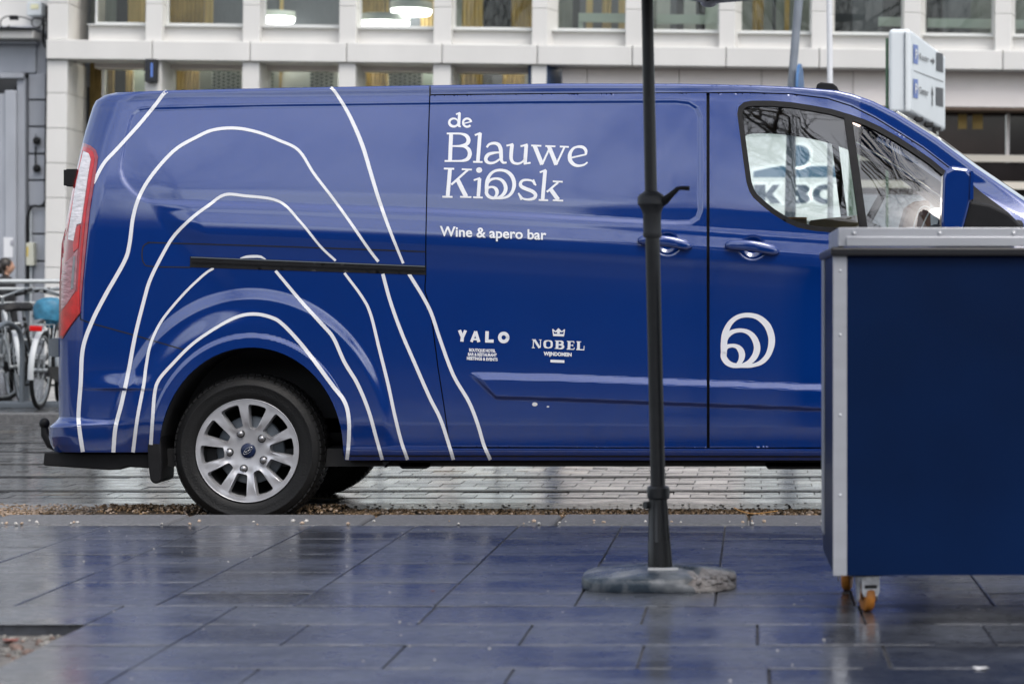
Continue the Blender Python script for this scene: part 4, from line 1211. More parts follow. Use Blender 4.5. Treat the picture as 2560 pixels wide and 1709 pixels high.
nob = [([(1372, 465), (1368, 580)], 12, 0, False), ([(1385, 462), (1462, 582)], 34, 0, False), ([(1476, 465), (1473, 580)], 12, 0, False), ([(1352, 461), (1400, 463)], 10), ([(1455, 464), (1492, 465)], 10), ([(1348, 579), (1392, 581)], 10),
       ([(1588, 475), (1545, 490), (1538, 528), (1545, 568), (1588, 584)], [12, 34, 40, 34, 12]), ([(1588, 475), (1632, 490), (1640, 528), (1632, 568), (1588, 584)], [12, 28, 32, 28, 12]),
       ([(1722, 480), (1718, 592)], 40, 0, False), ([(1688, 479), (1770, 481)], 10), ([(1685, 592), (1770, 594)], 10), ([(1740, 482), (1785, 490), (1800, 510), (1780, 532), (1735, 536)], [12, 26, 36, 24, 12]), ([(1740, 537), (1795, 545), (1808, 566), (1785, 590), (1735, 594)], [12, 26, 38, 24, 12]),
       ([(1898, 487), (1892, 602)], 40, 0, False), ([(1865, 486), (1968, 490)], 12), ([(1862, 602), (1965, 605)], 12), ([(1905, 545), (1950, 546)], 12), ([(1965, 490), (1968, 515)], 10), ([(1966, 605), (1972, 578)], 10), ([(1950, 530), (1950, 562)], 8),
       ([(2035, 492), (2032, 608)], 40, 0, False), ([(2005, 491), (2072, 494)], 12), ([(2002, 607), (2116, 611)], 14), ([(2112, 611), (2116, 555)], 10)]
word(nob, 5.8725, 1100, 770, dslide, 'sponsor_name')
crown = [([(1655, 305), (1668, 400)], 16, 0, False), ([(1828, 312), (1816, 402)], 16, 0, False), ([(1662, 392), (1820, 398)], 34, 0, False), ([(1655, 312), (1700, 352)], 16, 0, False), ([(1830, 316), (1784, 352)], 16, 0, False), ([(1700, 350), (1740, 302), (1784, 350)], 18, 0, False), ([(1740, 310), (1738, 375)], 40, 0, False), ([(1700, 340), (1738, 330), (1782, 342)], 22, 0, False)]
word(crown, 5.8725, 1100, 770, dslide, 'crown_emblem')
word([([(1625, 775), (1822, 783)], 40, 0.2, False)], 5.8725, 1100, 770, dslide, 'sponsor_bar')

FONTCURVE = {}
def text_mesh(body, bold=0.0):
    c = bpy.data.curves.new('text', 'FONT'); c.body = body; c.size = 1; c.offset = bold; c.resolution_u = 4
    o = bpy.data.objects.new('text', c)
    me = bpy.data.meshes.new_from_object(o)
    v = np.array([tuple(q.co)[:2] for q in me.vertices]); f = [tuple(p.vertices) for p in me.polygons]
    bpy.data.objects.remove(o); bpy.data.meshes.remove(me)
    v[:, 0] -= v[:, 0].min()
    return v, f
def text_side(body, x0, x1, yb0, yb1, cap, parent, name, bold=0.0, lift=0.002):
    """baseline from (x0,yb0) to (x1,yb1), capital height in px"""
    v, f = text_mesh(body, bold)
    ref, _ = text_mesh('H', bold); ch = ref[:, 1].max()
    t = v[:, 0] / v[:, 0].max()
    px = x0 + (x1 - x0) * t; py = yb0 + (yb1 - yb0) * t - v[:, 1] / ch * cap
    p = side_pos(px, py, lift)
    mb = MB(); mb.add(list(map(tuple, p)), f)
    return obj(name, mb, M['decal'], parent, fix=False)
text_side('Wine & apero bar', 1099.5, 1366, 589.5, 599, 24.5, dslide, 'lettering', 0.022, 0.004)
text_side('BOUTIQUE HOTEL', 1173, 1239, 878, 880.5, 7.6, dslide, 'small_print', 0.05)
text_side('BAR & RESTAURANT', 1170, 1242, 888.5, 891, 7.6, dslide, 'small_print', 0.05)
text_side('MEETINGS & EVENTS', 1167, 1244, 898.5, 902, 7.6, dslide, 'small_print', 0.05)
text_side('WIJNDOMEIN', 1359, 1429, 887.5, 890.5, 9, dslide, 'small_print', 0.05)
for (x, y, w, h) in ((1337, 1010, 7, 5), (1370, 1016, 3.5, 2)):
    mb = MB()
    pts = [(x + w * math.cos(a), y + h * math.sin(a)) for a in np.linspace(0, 2 * math.pi, 10, endpoint=False)]
    p = side_pos(np.array([q[0] for q in pts]), np.array([q[1] for q in pts]), 0.002)
    mb.add(list(map(tuple, p)), [tuple(range(10))])
    obj('bird_mark', mb, M['pop'], dslide, fix=False)

# cartons lying on the dashboard and seat side, seen through the cab window
b1 = MB(); a = P(1970, 566, 11.75); b = P(2016, 551, 11.75)
b1.prism([(a.x, a.z - .06), (b.x, a.z - .06), (b.x, b.z), (a.x + .02, b.z + .006)], 'y', 11.65, 11.95)
t = empty('carton', (a.x, 11.8, a.z), 'small carton with an orange lid seen low through the van window', 'carton')
obj('box', b1, M['cardboard'], t)
b1 = MB(); b1.box(a.x - .005, b.x, 11.64, 11.96, b.z + .004, b.z + .012)
obj('lid', b1, M['cardlid'], t)
t = empty('carton', tuple(P(2085, 575, 11.9)), 'long olive brown carton lying inside the van window beside the window bar', 'carton')
b1 = MB(); pts = [(2025, 600), (2025, 553), (2060, 548), (2150, 539), (2160, 600)]
b1.prism([(P(x, y, 11.9).x, P(x, y, 11.9).z) for x, y in pts], 'y', 11.8, 12.1)
obj('box', b1, M['cardboard'], t)
b1 = MB(); b1.prism([(P(x, y, 11.79).x, P(x, y, 11.79).z) for x, y in [(2240, 600), (2262, 520), (2275, 508), (2318, 503), (2322, 600)]], 'y', 11.6, 11.9)
tag(obj('bag', b1, M['brown'], bevel=0.02), 'brown bag propped on the van dashboard behind the wing mirror', 'bag')
b1 = MB(); a = P(2286, 545, 11.4)
b1.tube([P(x, y, 11.45) for x, y in spline([(2283, 572), (2290, 545), (2302, 520), (2318, 517), (2325, 525), (2315, 545), (2303, 572)], 3)], 0.004, 6)
tag(obj('carry_strap', b1, M['paper']), 'thin white carry strap looped in front of the brown bag in the van', 'strap')
# ------------------------------------------------------------------ parasol
PD = 7.45
c = P(1645, 1430, PD)
par = empty('parasol', (c.x, PD, 0), 'tall black parasol on a chipped concrete foot standing on the pavement', 'parasol')
cx0, cy0 = c.x, PD
def pz(py): return EYE - (py - CY) * PD / F
def pxx(px): return (px - CX) * PD / F
mb = MB()   # rounded square concrete foot
foot = []
nf = 40
def fr(a):
    c_, s_ = math.cos(a), math.sin(a)
    return 0.238 / ((abs(c_) ** 3.2 + abs(s_) ** 3.2) ** (1 / 3.2))
ringsz = [(0.985, 0.0), (1.0, 0.004), (1.0, 0.027), (0.985, 0.037), (0.95, 0.042), (0.80, 0.048), (0.55, 0.056), (0.2, 0.062)]
fx, fy = pxx(1648), PD + 0.02
vs = []
rr = random.Random(3)
for s, z in ringsz:
    for i in range(nf):
        a = 2 * math.pi * i / nf
        r = fr(a) * s
        x, y = fx + r * math.cos(a), fy + 0.85 * r * math.sin(a)
        q = 0
        if x > fx + 0.115 and y < fy - 0.02 and z > 0.015:      # broken corner
            q = rr.uniform(0.006, 0.022)
            zz = z * 0.72 + rr.uniform(-.006, .006)
        else:
            zz = z + rr.uniform(-.0015, .0015)
        vs.append((x - q * 1.2, y + q * .4, zz))
fs = [(i*nf+j, i*nf+(j+1)%nf, (i+1)*nf+(j+1)%nf, (i+1)*nf+j) for i in range(len(ringsz) - 1) for j in range(nf)]
mis = []
b0 = len(mb.v)
mb.v += vs
for f in fs:
    cx_ = sum(vs[k][0] for k in f) / 4; cy_ = sum(vs[k][1] for k in f) / 4
    mb.f.append(f); mb.m.append(1 if (cx_ > fx + 0.105 and cy_ < fy - 0.01) else 0); mb.sm.append(True)
mb.add(vs[-nf:], [tuple(range(nf))], 0)
foot_o = obj('foot', mb, [M['concb'], M['concbroken']], par)
mb = MB()
for i in range(46):
    a = rr.uniform(-1.15, -0.05)
    r = fr(a) * rr.uniform(.72, .96)
    s = rr.uniform(.007, .015)
    mb.blob((fx + r * math.cos(a), fy + .85 * r * math.sin(a), rr.uniform(.012, .036)), s, s, s * .8, 0, 6, .35)
o = obj('broken_edge', mb, M['concbroken'], foot_o); o['kind'] = 'stuff'
mb = MB(); a = P(1660, 1428, PD - .10)
mb.box(pxx(1622), pxx(1697), PD - .075, PD - .06, 0.058, 0.064)
obj('foot_label', mb, M['pop'], foot_o)
def taper(name, rows, m, parent=par, n=20):
    mb = MB()
    mb.lathe([(0.0, 0)] + [(r * PD / F, 0) for r in [0]] if False else [(w / 2 * PD / F, 0) for w in [0]] if False else [], (0, 0, 0)) if False else None
    vs = []
    for (px, py, w) in rows:
        for j in range(n):
            t = 2 * math.pi * j / n; r = w / 2 * PD / F
            vs.append((pxx(px) + r * math.cos(t), PD + r * math.sin(t), pz(py)))
    k = len(rows)
    mb.add(vs, [(i*n+j, i*n+(j+1)%n, (i+1)*n+(j+1)%n, (i+1)*n+j) for i in range(k - 1) for j in range(n)], 0, True)
    mb.add(vs[:n], [tuple(range(n))]); mb.add(vs[-n:], [tuple(range(n))])
    o = obj(name, mb, m, parent)
    md = o.modifiers.new('es', 'EDGE_SPLIT'); md.split_angle = R(40)
    return o
sock = taper('foot_socket', [(1651, 1416, 62), (1648, 1352, 57), (1647.8, 1351, 55), (1645, 1244, 45)], M['pole'])
mb = MB()
for a_ in (0.15, 0.4, .65, .9, 1.1, 1.35, 1.6, 1.85):
    t = a_ * math.pi
    p0 = Vector((pxx(1651) + 31 * PD / F * math.cos(t), PD + 31 * PD / F * math.sin(t), pz(1414)))
    p1 = Vector((pxx(1645) + 22.5 * PD / F * math.cos(t), PD + 22.5 * PD / F * math.sin(t), pz(1246)))
    mb.tube([p0, p1], 0.0022, 5)
obj('socket_rib', mb, M['pole'], sock)['kind'] = 'stuff'
taper('foot_collar', [(1646, 1246, 50), (1646, 1242, 57), (1645.5, 1219, 57), (1645, 1214, 48)], M['pole'])
mb = MB(); mb.tube([(pxx(1622), PD, pz(1262)), (pxx(1612), PD - .01, pz(1262))], 0.012, 10); mb.tube([(pxx(1635), PD, pz(1262)), (pxx(1620), PD, pz(1262))], 0.006, 8)
obj('lock_knob', mb, M['pole'], par)
taper('lower_pole', [(1645, 1216, 37), (1631, 590, 36.5)], M['pole'])
taper('upper_pole', [(1627.5, 486, 31), (1616.5, -60, 29), (1600, -900, 29)], M['pole'])
taper('crank_hub', [(1631, 594, 43), (1631, 586, 48), (1630.5, 580, 45), (1630, 536, 45), (1629.5, 528, 50), (1629, 516, 60), (1629, 511, 70), (1628.5, 494, 70), (1628, 487, 60), (1628, 481, 42), (1627.5, 478, 33)], M['plasticd'])
mb = MB()
mb.tube([P(1655, 504, PD - .01), P(1664, 500, PD - .02), P(1680, 485, PD - .03), P(1695, 471, PD - .035)], [.016, .013, .009, .007], 10)
mb.tube([P(1693, 472, PD - .035), P(1700, 470, PD - .035), P(1724, 471, PD - .035)], [.006, .0065, .0072], 10)
obj('crank_handle', mb, M['black'], par)
# canopy: square, one corner pointing away from us
apex = Vector((pxx(1600), PD, 2.62))
cor = [Vector((-0.16, 8.60, 1.948)), Vector((-1.13, 7.09, 1.948)), Vector((0.38, 6.12, 1.948)), Vector((1.35, 7.63, 1.948))]
mb = MB()
for i in range(4):
    a, b = cor[i], cor[(i + 1) % 4]
    n = 8; vs = []
    for k in range(n + 1):
        e = a.lerp(b, k / n); e = e + Vector((0, 0, 0.02 * math.sin(math.pi * k / n)))
        for j in range(5):
            q = e.lerp(apex, j / 4); vs.append(q)
    mb.add(vs, [(k*5+j, (k+1)*5+j, (k+1)*5+j+1, k*5+j+1) for k in range(n) for j in range(4)], 0, True)
cano = obj('canopy', mb, M['canvas'], par)
for i in range(4):
    mb = MB(); a, b = cor[i], cor[(i + 1) % 4]
    mb.tube([a - Vector((0, 0, .004)), b - Vector((0, 0, .004))], 0.009, 8)
    obj('edge_rail', mb, M['alu'], cano)
    mb = MB(); mb.tube([a - Vector((0, 0, .01)), apex - Vector((0, 0, .12))], 0.011, 8)
    obj('rib', mb, M['pole'], cano)
    mb = MB(); mb.blob(a - Vector((0, 0, 0.006)), 0.032, 0.032, 0.02, 0, 10)
    obj('corner_cap', mb, M['alu'], cano)

# ------------------------------------------------------------------ bar counter on castors
KD = 6.75
kx = lambda px, D=KD: (px - CX) * D / F
kz = lambda py, D=KD: EYE - (py - CY) * D / F
kio_o = empty('bar_counter', (kx(2500), KD + .35, 0), 'navy blue bar counter with aluminium edges standing on orange castors', 'bar counter')
x0, x1 = kx(2078), kx(2078) + 1.75
zb, zt = kz(1437), kz(637)
yb = KD + 0.72
mb = MB(); mb.box(x0 + .006, x1, KD + 0.003, KD + 0.02, zb, zt); obj('front_panel', mb, M['navy'], kio_o)
mb = MB(); mb.box(x0 + .003, x0 + .02, KD + 0.022, yb, zb, zt); obj('side_panel', mb, M['navy'], kio_o)
mb = MB(); mb.box(x1 - .02, x1 - .003, KD + 0.022, yb, zb, zt); obj('side_panel', mb, M['navy'], kio_o)
mb = MB(); mb.box(x0 + .02, x1 - .02, yb - .02, yb, zb, zt); obj('back_panel', mb, M['navy'], kio_o)
mb = MB(); mb.box(x0 + .01, x1 - .01, KD + .02, yb - .02, zb, zb + .03); obj('bottom_board', mb, M['black'], kio_o)
w = 34 * KD / F
for (ex, s) in ((x0, 1), (x1, -1)):
    mb = MB(); mb.prism([(ex, KD), (ex + s * w, KD), (ex + s * w, KD + .002), (ex + s * .002, KD + .002), (ex + s * .002, KD + .03), (ex, KD + .03)], 'z', zb, zt)
    tr = obj('corner_trim', mb, M['alu'], kio_o)
    for zz in (0.25, 0.5, 0.75, .95):
        m2 = MB(); m2.lathe([(0.0045, KD - .0002), (0.003, KD - .002), (0, KD - .0022)], (ex + s * w * .5, 0, zb + (zt - zb) * zz), 'y', 12)
        obj('rivet', m2, M['alu'], tr)
    mb = MB(); mb.box(ex - s * .0015, ex + s * .002, yb - .15, yb + .001, zb + .06, zt)
    obj('rear_trim', mb, M['alu'], kio_o)
mb = MB(); mb.box(x0 - .008, x1 + .02, KD - .018, yb + .01, kz(640), kz(618))
obj('countertop', mb, M['counter'], kio_o, bevel=0.006)
ub = kx(2092, 6.86)
mb = MB(); mb.box(ub, x1, 6.855, 6.875, kz(617, 6.86) + .001, kz(569, 6.86)); up = obj('upper_rail', mb, M['alu'], kio_o, bevel=0.002)
mb = MB(); mb.box(ub + .022, x1, 6.842, 6.8545, kz(617, 6.86) + .001, kz(592, 6.86)); obj('rail_lip', mb, M['alu'], kio_o, bevel=0.002)
mb = MB(); mb.box(ub + .001, ub + .02, 6.876, yb - .02, kz(617, 6.86) + .001, kz(569, 6.86)); obj('upper_rail', mb, M['alu'], kio_o, bevel=0.002)
for px in (2131, 2345, 2530):
    mb = MB(); mb.lathe([(0.0065, 6.855), (0.005, 6.851), (0.0, 6.850)], (kx(px, 6.86), 0, kz(583, 6.86)), 'y', 14)
    obj('screw', mb, M['zinc'], up)
def castor(px, D, ang):
    x = (px - CX) * D / F
    t = bpy.data.objects.new('castor', None); COL.objects.link(t); t.parent = kio_o
    t.location = Vector((x, D, 0)) - Vector(kio_o.location); t.rotation_euler = (0, 0, ang)
    mb = MB(); mb.box(-.055, .055, -.045, .045, zb - .010, zb - .001)
    obj('castor_plate', mb, M['dark'], t, world=False)
    mb = MB()
    mb.prism([(-.026, zb - .012), (.026, zb - .012), (.026, .060), (.020, .046), (-.020, .046), (-.026, .060)], 'y', -.036, -.028)
    for s in (-1, 1):
        mb.prism([(-.03 , zb - .012), (.02, zb - .012), (.012, .036), (-.002, .026), (-.012, .036)], 'x', s * .027 - .0015, s * .027 + .0015)
    mb.lathe([(0.02, zb - .022), (0.03, zb - .011)], (0, 0, 0), 'z', 16)
    fk = obj('castor_fork', mb, M['zinc'], t, world=False)
    mb = MB(); mb.box(-.018, .018, -.0375, -.0355, .068, .078); obj('fork_slot', mb, M['dark'], fk, world=False)
    mb = MB(); mb.lathe([(0.012, -.013), (.038, -.013), (.042, -.009), (.042, .009), (.038, .013), (.012, .013)], (0, 0, .0425), 'x', 28)
    obj('castor_wheel', mb, M['orange'], t, world=False)
castor(2164, 6.86, R(14)); castor(2121, 7.36, R(-12))
castor(2164 + 1480, 6.86, R(30)); castor(2121 + 1380, 7.36, R(-30))

kio_o.rotation_euler = (0, 0, R(0.9))
# ------------------------------------------------------------------ posts and signs beyond the tram tracks
def post(name, px_top, px_bot, D, r0, r1, m, label, cat, top_py=-700):
    zt = EYE - (top_py - CY) * D / F
    b = Vector(((px_bot - CX) * D / F, D, FARPAVE))
    t = empty(name, tuple(b), label, cat)
    mb = MB(); k = (px_top - px_bot) / 210.0   # px is measured at y=0 (top) and y=210 (bottom)
    pb = Vector(((px_bot + (px_bot - px_top) * (1010 - 210) / 210. * .25 - CX) * D / F, D, FARPAVE))
    pm = P(px_bot, 210, D); pt = P(px_top + (px_top - px_bot) * (-top_py) / 210. * .8, top_py, D)
    mb.tube([pb, pm, P(px_top, 0, D), pt], [r1, r1 * .9, r0, r0 * .8], 14)
    obj('shaft', mb, m, t)
    mb = MB(); mb.lathe([(r1 * 2.2, FARPAVE), (r1 * 2.2, FARPAVE + .03), (r1 * 1.5, FARPAVE + .05), (r1, FARPAVE + .06)], (pb.x, D, 0), 'z', 16)
    obj('base_plate', mb, m, t)
    return t
lp = post('lamp_post', 1997, 1979, 22.0, 0.040, 0.042, M['postgrey'], 'leaning grey lamp post beyond the van roof', 'lamp post')
mb = MB(); D = 22.0
tp = P(2060, -700, D)
mb.tube([tp, tp + Vector((.3, 0, .15)), tp + Vector((.9, -.1, .2))], .03, 8); mb.prism([(tp.x + .8, tp.z + .12), (tp.x + 1.5, tp.z + .16), (tp.x + 1.5, tp.z + .24), (tp.x + .8, tp.z + .26)], 'y', D - .25, D + .05)
obj('lamp_arm', mb, M['postgrey'], lp)
wp = post('flag_pole', 2073.5, 2075, 23.0, 0.028, 0.030, M['postwhite'], 'slim white pole standing beside the parking sign', 'pole')
# blue plate seen almost edge-on next to the lamp post
D = 21.8; a = P(2000, 205, D)
bp = empty('road_sign', (a.x, D, FARPAVE), 'blue round road sign turned edge-on beside the leaning grey lamp post', 'road sign')
mb = MB()
cz = EYE - (235 - CY) * D / F; rad = 75 * D / F
vs = []; nn = 32; th = R(83)
for s in (-0.012, 0.012):
    for i in range(nn):
        t = 2 * math.pi * i / nn
        u, v_ = rad * math.cos(t), rad * math.sin(t)
        vs.append((a.x + u * math.cos(th) - s * math.sin(th), D + u * math.sin(th) + s * math.cos(th), cz + v_))
mb.add(vs, [tuple(range(nn)), tuple(range(2*nn-1, nn-1, -1))] + [(i, (i+1) % nn, nn + (i+1) % nn, nn + i) for i in range(nn)])
obj('plate', mb, M['blueplate'], bp)
mb = MB(); mb.tube([(a.x - .055, D + .02, FARPAVE), (a.x - .055, D + .02, cz + rad * .8)], .018, 8)
obj('stem', mb, M['postgrey'], bp)

# parking guidance sign: a light box turned away to the right
SD = 20.0
A0 = P(2277, 72, SD); th = R(78)
dirx = Vector((math.cos(th), math.sin(th), 0)); dirn = Vector((-math.sin(th), math.cos(th), 0)) * -1
ps = empty('parking_sign', (A0.x, SD, FARPAVE), 'white parking guidance sign box with two rows and dark displays on a green post', 'sign')
Hs = 211 * SD / F; zt = A0.z; zb2 = zt - Hs
# visible width: to px 2363 along the face
def face_pt(u, v, lift=0.0):        # u in px of the photograph (2277..2363), v fraction of height
    k = (u - CX) / F
    # solve A0 + s*dirx projects to u
    s = (k * A0.y - A0.x) / (dirx.x - k * dirx.y)
    p = A0 + dirx * s - Vector((-math.sin(th), math.cos(th), 0)) * 0 
    p = p + Vector((math.sin(th), -math.cos(th), 0)) * lift
    return Vector((p.x, p.y, zt - v * Hs))
far_pt = face_pt(2364, 0)
wlen = (Vector((far_pt.x, far_pt.y, 0)) - Vector((A0.x, A0.y, 0))).length
thk = 55 * SD / F * 1.02
mb = MB()
nv = Vector((-math.sin(th), math.cos(th), 0))     # away from the lettered face
side_dir = Vector((-1, 0.05, 0)).normalized()
q = [Vector((A0.x, A0.y, 0)), Vector((far_pt.x, far_pt.y, 0))]
q += [q[1] + side_dir * thk, q[0] + side_dir * thk]
mb.prism([(p.x, p.y) for p in q], 'z', zb2, zt)
obj('casing', mb, M['signw'], ps, bevel=0.035, seg=4)
mb = MB(); s0 = q[0] + side_dir * (15 * SD / F); s1 = q[1] + side_dir * (15 * SD / F)
s0b = s0 + Vector((0, -.004, 0)); 
mb.box(s0.x - .004, s0.x + .004, SD - .012, SD - .003, zb2 + .03, zt - .03)
obj('casing_seam', mb, M['stand'], ps)
def face_poly(pts, m, name, lift=0.004):
    mb = MB(); mb.add([face_pt(u, v, lift) for u, v in pts], [tuple(range(len(pts)))])
    return obj(name, mb, m, ps, fix=False)
def vv(px, py):     # fraction of face height at px,py of the photograph
    p = face_pt(px, 0)
    yt = CY - (zt - EYE) * F / p.y; yb_ = CY - (zb2 - EYE) * F / p.y
    return (py - yt) / (yb_ - yt)
def qd(x0, y0a, y0b, x1, y1a, y1b): return [(x0, vv(x0, y0a)), (x1, vv(x1, y1a)), (x1, vv(x1, y1b)), (x0, vv(x0, y0b))]
face_poly(qd(2282, 111, 158, 2294, 114, 161), M['signblue'], 'parking_square')
face_poly(qd(2282, 197, 244, 2294, 199, 247), M['signblue'], 'parking_square')
face_poly(qd(2340, 131, 177, 2357, 135, 182), M['display'], 'display')
face_poly(qd(2339, 218, 263, 2357, 221, 268), M['display'], 'display')
face_poly(qd(2284, 176, 177.6, 2357, 204, 206), M['signtext'], 'divider')
def face_text(body, x0, x1, yb0, yb1, h, m, name, bold=0.0):
    v, f = text_mesh(body, bold); ref, _ = text_mesh('H', bold); ch = ref[:, 1].max()
    t = v[:, 0] / v[:, 0].max(); mb = MB()
    vs = []
    for i in range(len(v)):
        px = x0 + (x1 - x0) * t[i]; py = yb0 + (yb1 - yb0) * t[i] - v[i, 1] / ch * h
        vs.append(face_pt(px, vv(px, py), 0.009))
    mb.add(vs, f)
    return obj(name, mb, m, ps, fix=False)
face_text('P', 2286, 2291.5, 147, 150, 25, M['decal'], 'parking_letter', .02)
face_text('P', 2285.5, 2291.5, 233, 236, 25, M['decal'], 'parking_letter', .02)
face_text('Kouter', 2296.5, 2320, 148, 157, 16, M['signtext'], 'sign_word', .01)
face_text('Center', 2296, 2319, 233, 241, 17, M['signtext'], 'sign_word', .015)
face_poly([(2325, vv(2325, 149)), (2331, vv(2331, 150)), (2331, vv(2331, 144)), (2336, vv(2336, 154)), (2331, vv(2331, 163)), (2331, vv(2331, 157)), (2325, vv(2325, 155))], M['signtext'], 'arrow')
face_poly([(2329, vv(2329, 265)), (2331.2, vv(2331, 265)), (2331.2, vv(2331, 238)), (2333.2, vv(2333, 239)), (2330, vv(2330, 214)), (2327, vv(2327, 237)), (2329, vv(2329, 237))], M['signtext'], 'arrow')
mb = MB(); gxp = P(2218, 300, SD + .1).x
mb.tube([(gxp, SD + .12, FARPAVE), (gxp, SD + .12, EYE - (92 - CY) * SD / F)], 0.013, 8)
obj('post', mb, M['green'], ps)
for (x, w_) in ((2300, 10), (2325, 14), (2345, 8)):
    p = face_pt(x, 1.0); mb = MB()
    mb.box(p.x - .05, p.x + .02, p.y - w_ * .01, p.y + w_ * .01, zb2 - .03, zb2 - .001)
    obj('sign_bracket', mb, M['dark'], ps)

# ------------------------------------------------------------------ bank building
BD = 34.0
PIV = P(1280, 140, BD)
bank = empty('bank_building', tuple(PIV), 'white stone office building with rows of windows across the street', 'building')
bank.rotation_euler = (0, 0.0115, 0)
def B(px, py, D=BD): return P(px, py - 0.0115 * (px - 1280), D)
def BC(px, pyc, D=BD): return P(px, pyc, D)       # height already straightened
def bbox(name, px0, px1, p0, p1, d0, d1, m, parent=bank, bevel=0.0, mb=None):
    a = P(px0, p0, BD); b = P(px1, p1, BD)
    if mb is None:
        mb = MB(); mb.box(a.x, b.x, d0, d1, b.z, a.z); return obj(name, mb, M[m], parent, bevel=bevel)
    mb.box(a.x, b.x, d0, d1, b.z, a.z)
GY = 755 + (EYE - FARPAVE) * F / BD + 12
LT, LB = 113.5, 161.5         # ledge
# ledge slabs
js = [118, 383, 627, 868, 1106, 1344, 1581, 1815, 2048, 2282, 2506, 2740]
for a, b in zip(js[:-1], js[1:]): bbox('ledge_panel', a + 1, b - 1, LT, LB, BD - 0.06, BD + 0.5, 'stone', bevel=.01)
PIL = [(363, 404), (606, 648), (847, 889), (1083, 1127), (1329, 1367), (1563, 1605), (1797, 1836), (2028, 2070), (2259, 2300), (2487, 2526)]
def pilaster(x0, x1, splay, p0, p1, d1, mname='stone'):
    a = P(x0, p0, BD); b = P(x1, p1, BD); sp = splay * BD / F
    mb = MB(); mb.prism([(a.x, BD), (b.x, BD), (b.x + sp, d1), (a.x, d1)], 'z', b.z, a.z)
    return obj('pilaster_panel', mb, M[mname], bank, bevel=.006)
for i, (x0, x1) in enumerate(PIL):
    sp = 24 if i in (4,) else 18 if i >= 5 else 2
    pilaster(x0, x1, sp, -260, 20.2, BD + .33); pilaster(x0, x1, sp, 21, LT - .8, BD + .33)
    if i <= 4: pilaster(x0, x1, 2 if i < 4 else 0, LB + .5, 300, BD + .72)
    if i <= 4: pilaster(x0, x1, 2 if i < 4 else 0, 301, GY, BD + .72)
# left corner pier
jo = [-260, 21, LT - 1]
for a, b in zip(jo[:-1], jo[1:]):
    bbox('pier_panel', 118, 169, a + .6, b - .6, BD, BD + 1.0, 'stone', bevel=.008)
jo = [LB + 1, 246, 334, 421, 508, 595, 682, 770, GY]
for a, b in zip(jo[:-1], jo[1:]):
    bbox('pier_panel', 118, 169, a + .6, b - .6, BD, BD + 1.0, 'stone', bevel=.008)
bbox('corner_backing', 121, 166, -260, GY, BD + .02, BD + 1.0, 'joint')
# spandrels, sills, frames, panes
edges = [(212, 363)] + [(PIL[i][1], PIL[i+1][0]) for i in range(len(PIL) - 1)] + [(2526, 2720)]
WBOT = [62, 62.5, 62.5, 63, 63.5, 64, 64, 64.5, 65, 65, 65]
def window(x0, x1, top, bot, D, sill=True, fw=5):
    f = MB()
    a = P(x0, top, BD); b = P(x1, bot, BD); t = fw * BD / F
    f.box(a.x, b.x, D - .03, D + .05, b.z - t * 1.6, b.z); f.box(a.x, a.x + t, D - .03, D + .05, b.z, a.z); f.box(b.x - t, b.x, D - .03, D + .05, b.z, a.z); f.box(a.x, b.x, D - .03, D + .05, a.z, a.z + t)
    o = obj('window', f, M['wframe'], bank)
    g = MB(); g.add([(a.x, D + .01, b.z), (b.x, D + .01, b.z), (b.x, D + .01, a.z), (a.x, D + .01, a.z)], [(0, 1, 2, 3)])
    obj('pane', g, M['pane'], o)
    return o
for i, (x0, x1) in enumerate(edges):
    wb = WBOT[i]
    d = BD + .30
    xa = x0 + (12 if i in (0,) else 0)
    window(xa, x1 + 1, -240, wb, d)
    bbox('spandrel_panel', x0, x1 + 1, wb + 9, LT - .5, d - .12, d + .2, 'stone', bevel=.006)
    bbox('sill', x0 + 1, x1, wb + 8.2, wb + 11, d - .20, d + .1, 'wframe')
for i in range(5):
    x0, x1 = edges[i]
    window(x0 + (12 if i == 0 else 0), x1 + 1, LB + 13, 330, BD + .70)
    bbox('soffit', x0, x1, LB - 2, LB + 12, BD + .505, BD + .8, 'stonewarm')
# dark blue reveal at the end of the window bays and the plain wall to its right
a = P(1367, LB, BD)
mb = MB(); mb.prism([(a.x, BD + .003), (a.x + .003, BD + .003), (P(1401, LB, BD).x, BD + .71), (P(1401, LB, BD).x - .01, BD + .71)], 'z', P(0, GY, BD).z, a.z)
obj('reveal_panel', mb, M['bluewall'], bank)
mb = MB(); mb.box(P(1319, 0, BD).x, P(1329, 0, BD).x - .004, BD + .1, BD + .7, P(0, 300, BD).z, P(0, LB, BD).z); obj('reveal_panel', mb, M['bluewall'], bank)
ws = [1401, 1465, 1697, 1905, 2135, 2362, 2590, 2820]
for a, b in zip(ws[:-1], ws[1:]): bbox('wall_panel', a + .7, b - .7, LB - 2, 250.5, BD + .27, BD + .5, 'stonewarm', bevel=.006)
for a, b in zip(ws[:-1], ws[1:]): bbox('beam_panel', a + .7, b - .7, 213, 252, BD + .18, BD + .269, 'stonewarm', bevel=.006)
mb = MB(); bbox('', 1380, 2900, 252, 258, BD + .20, BD + 1.2, '', mb=mb); obj('beam_soffit', mb, mat('brown_soffit', (0.20, 0.14, 0.10), .7), bank)
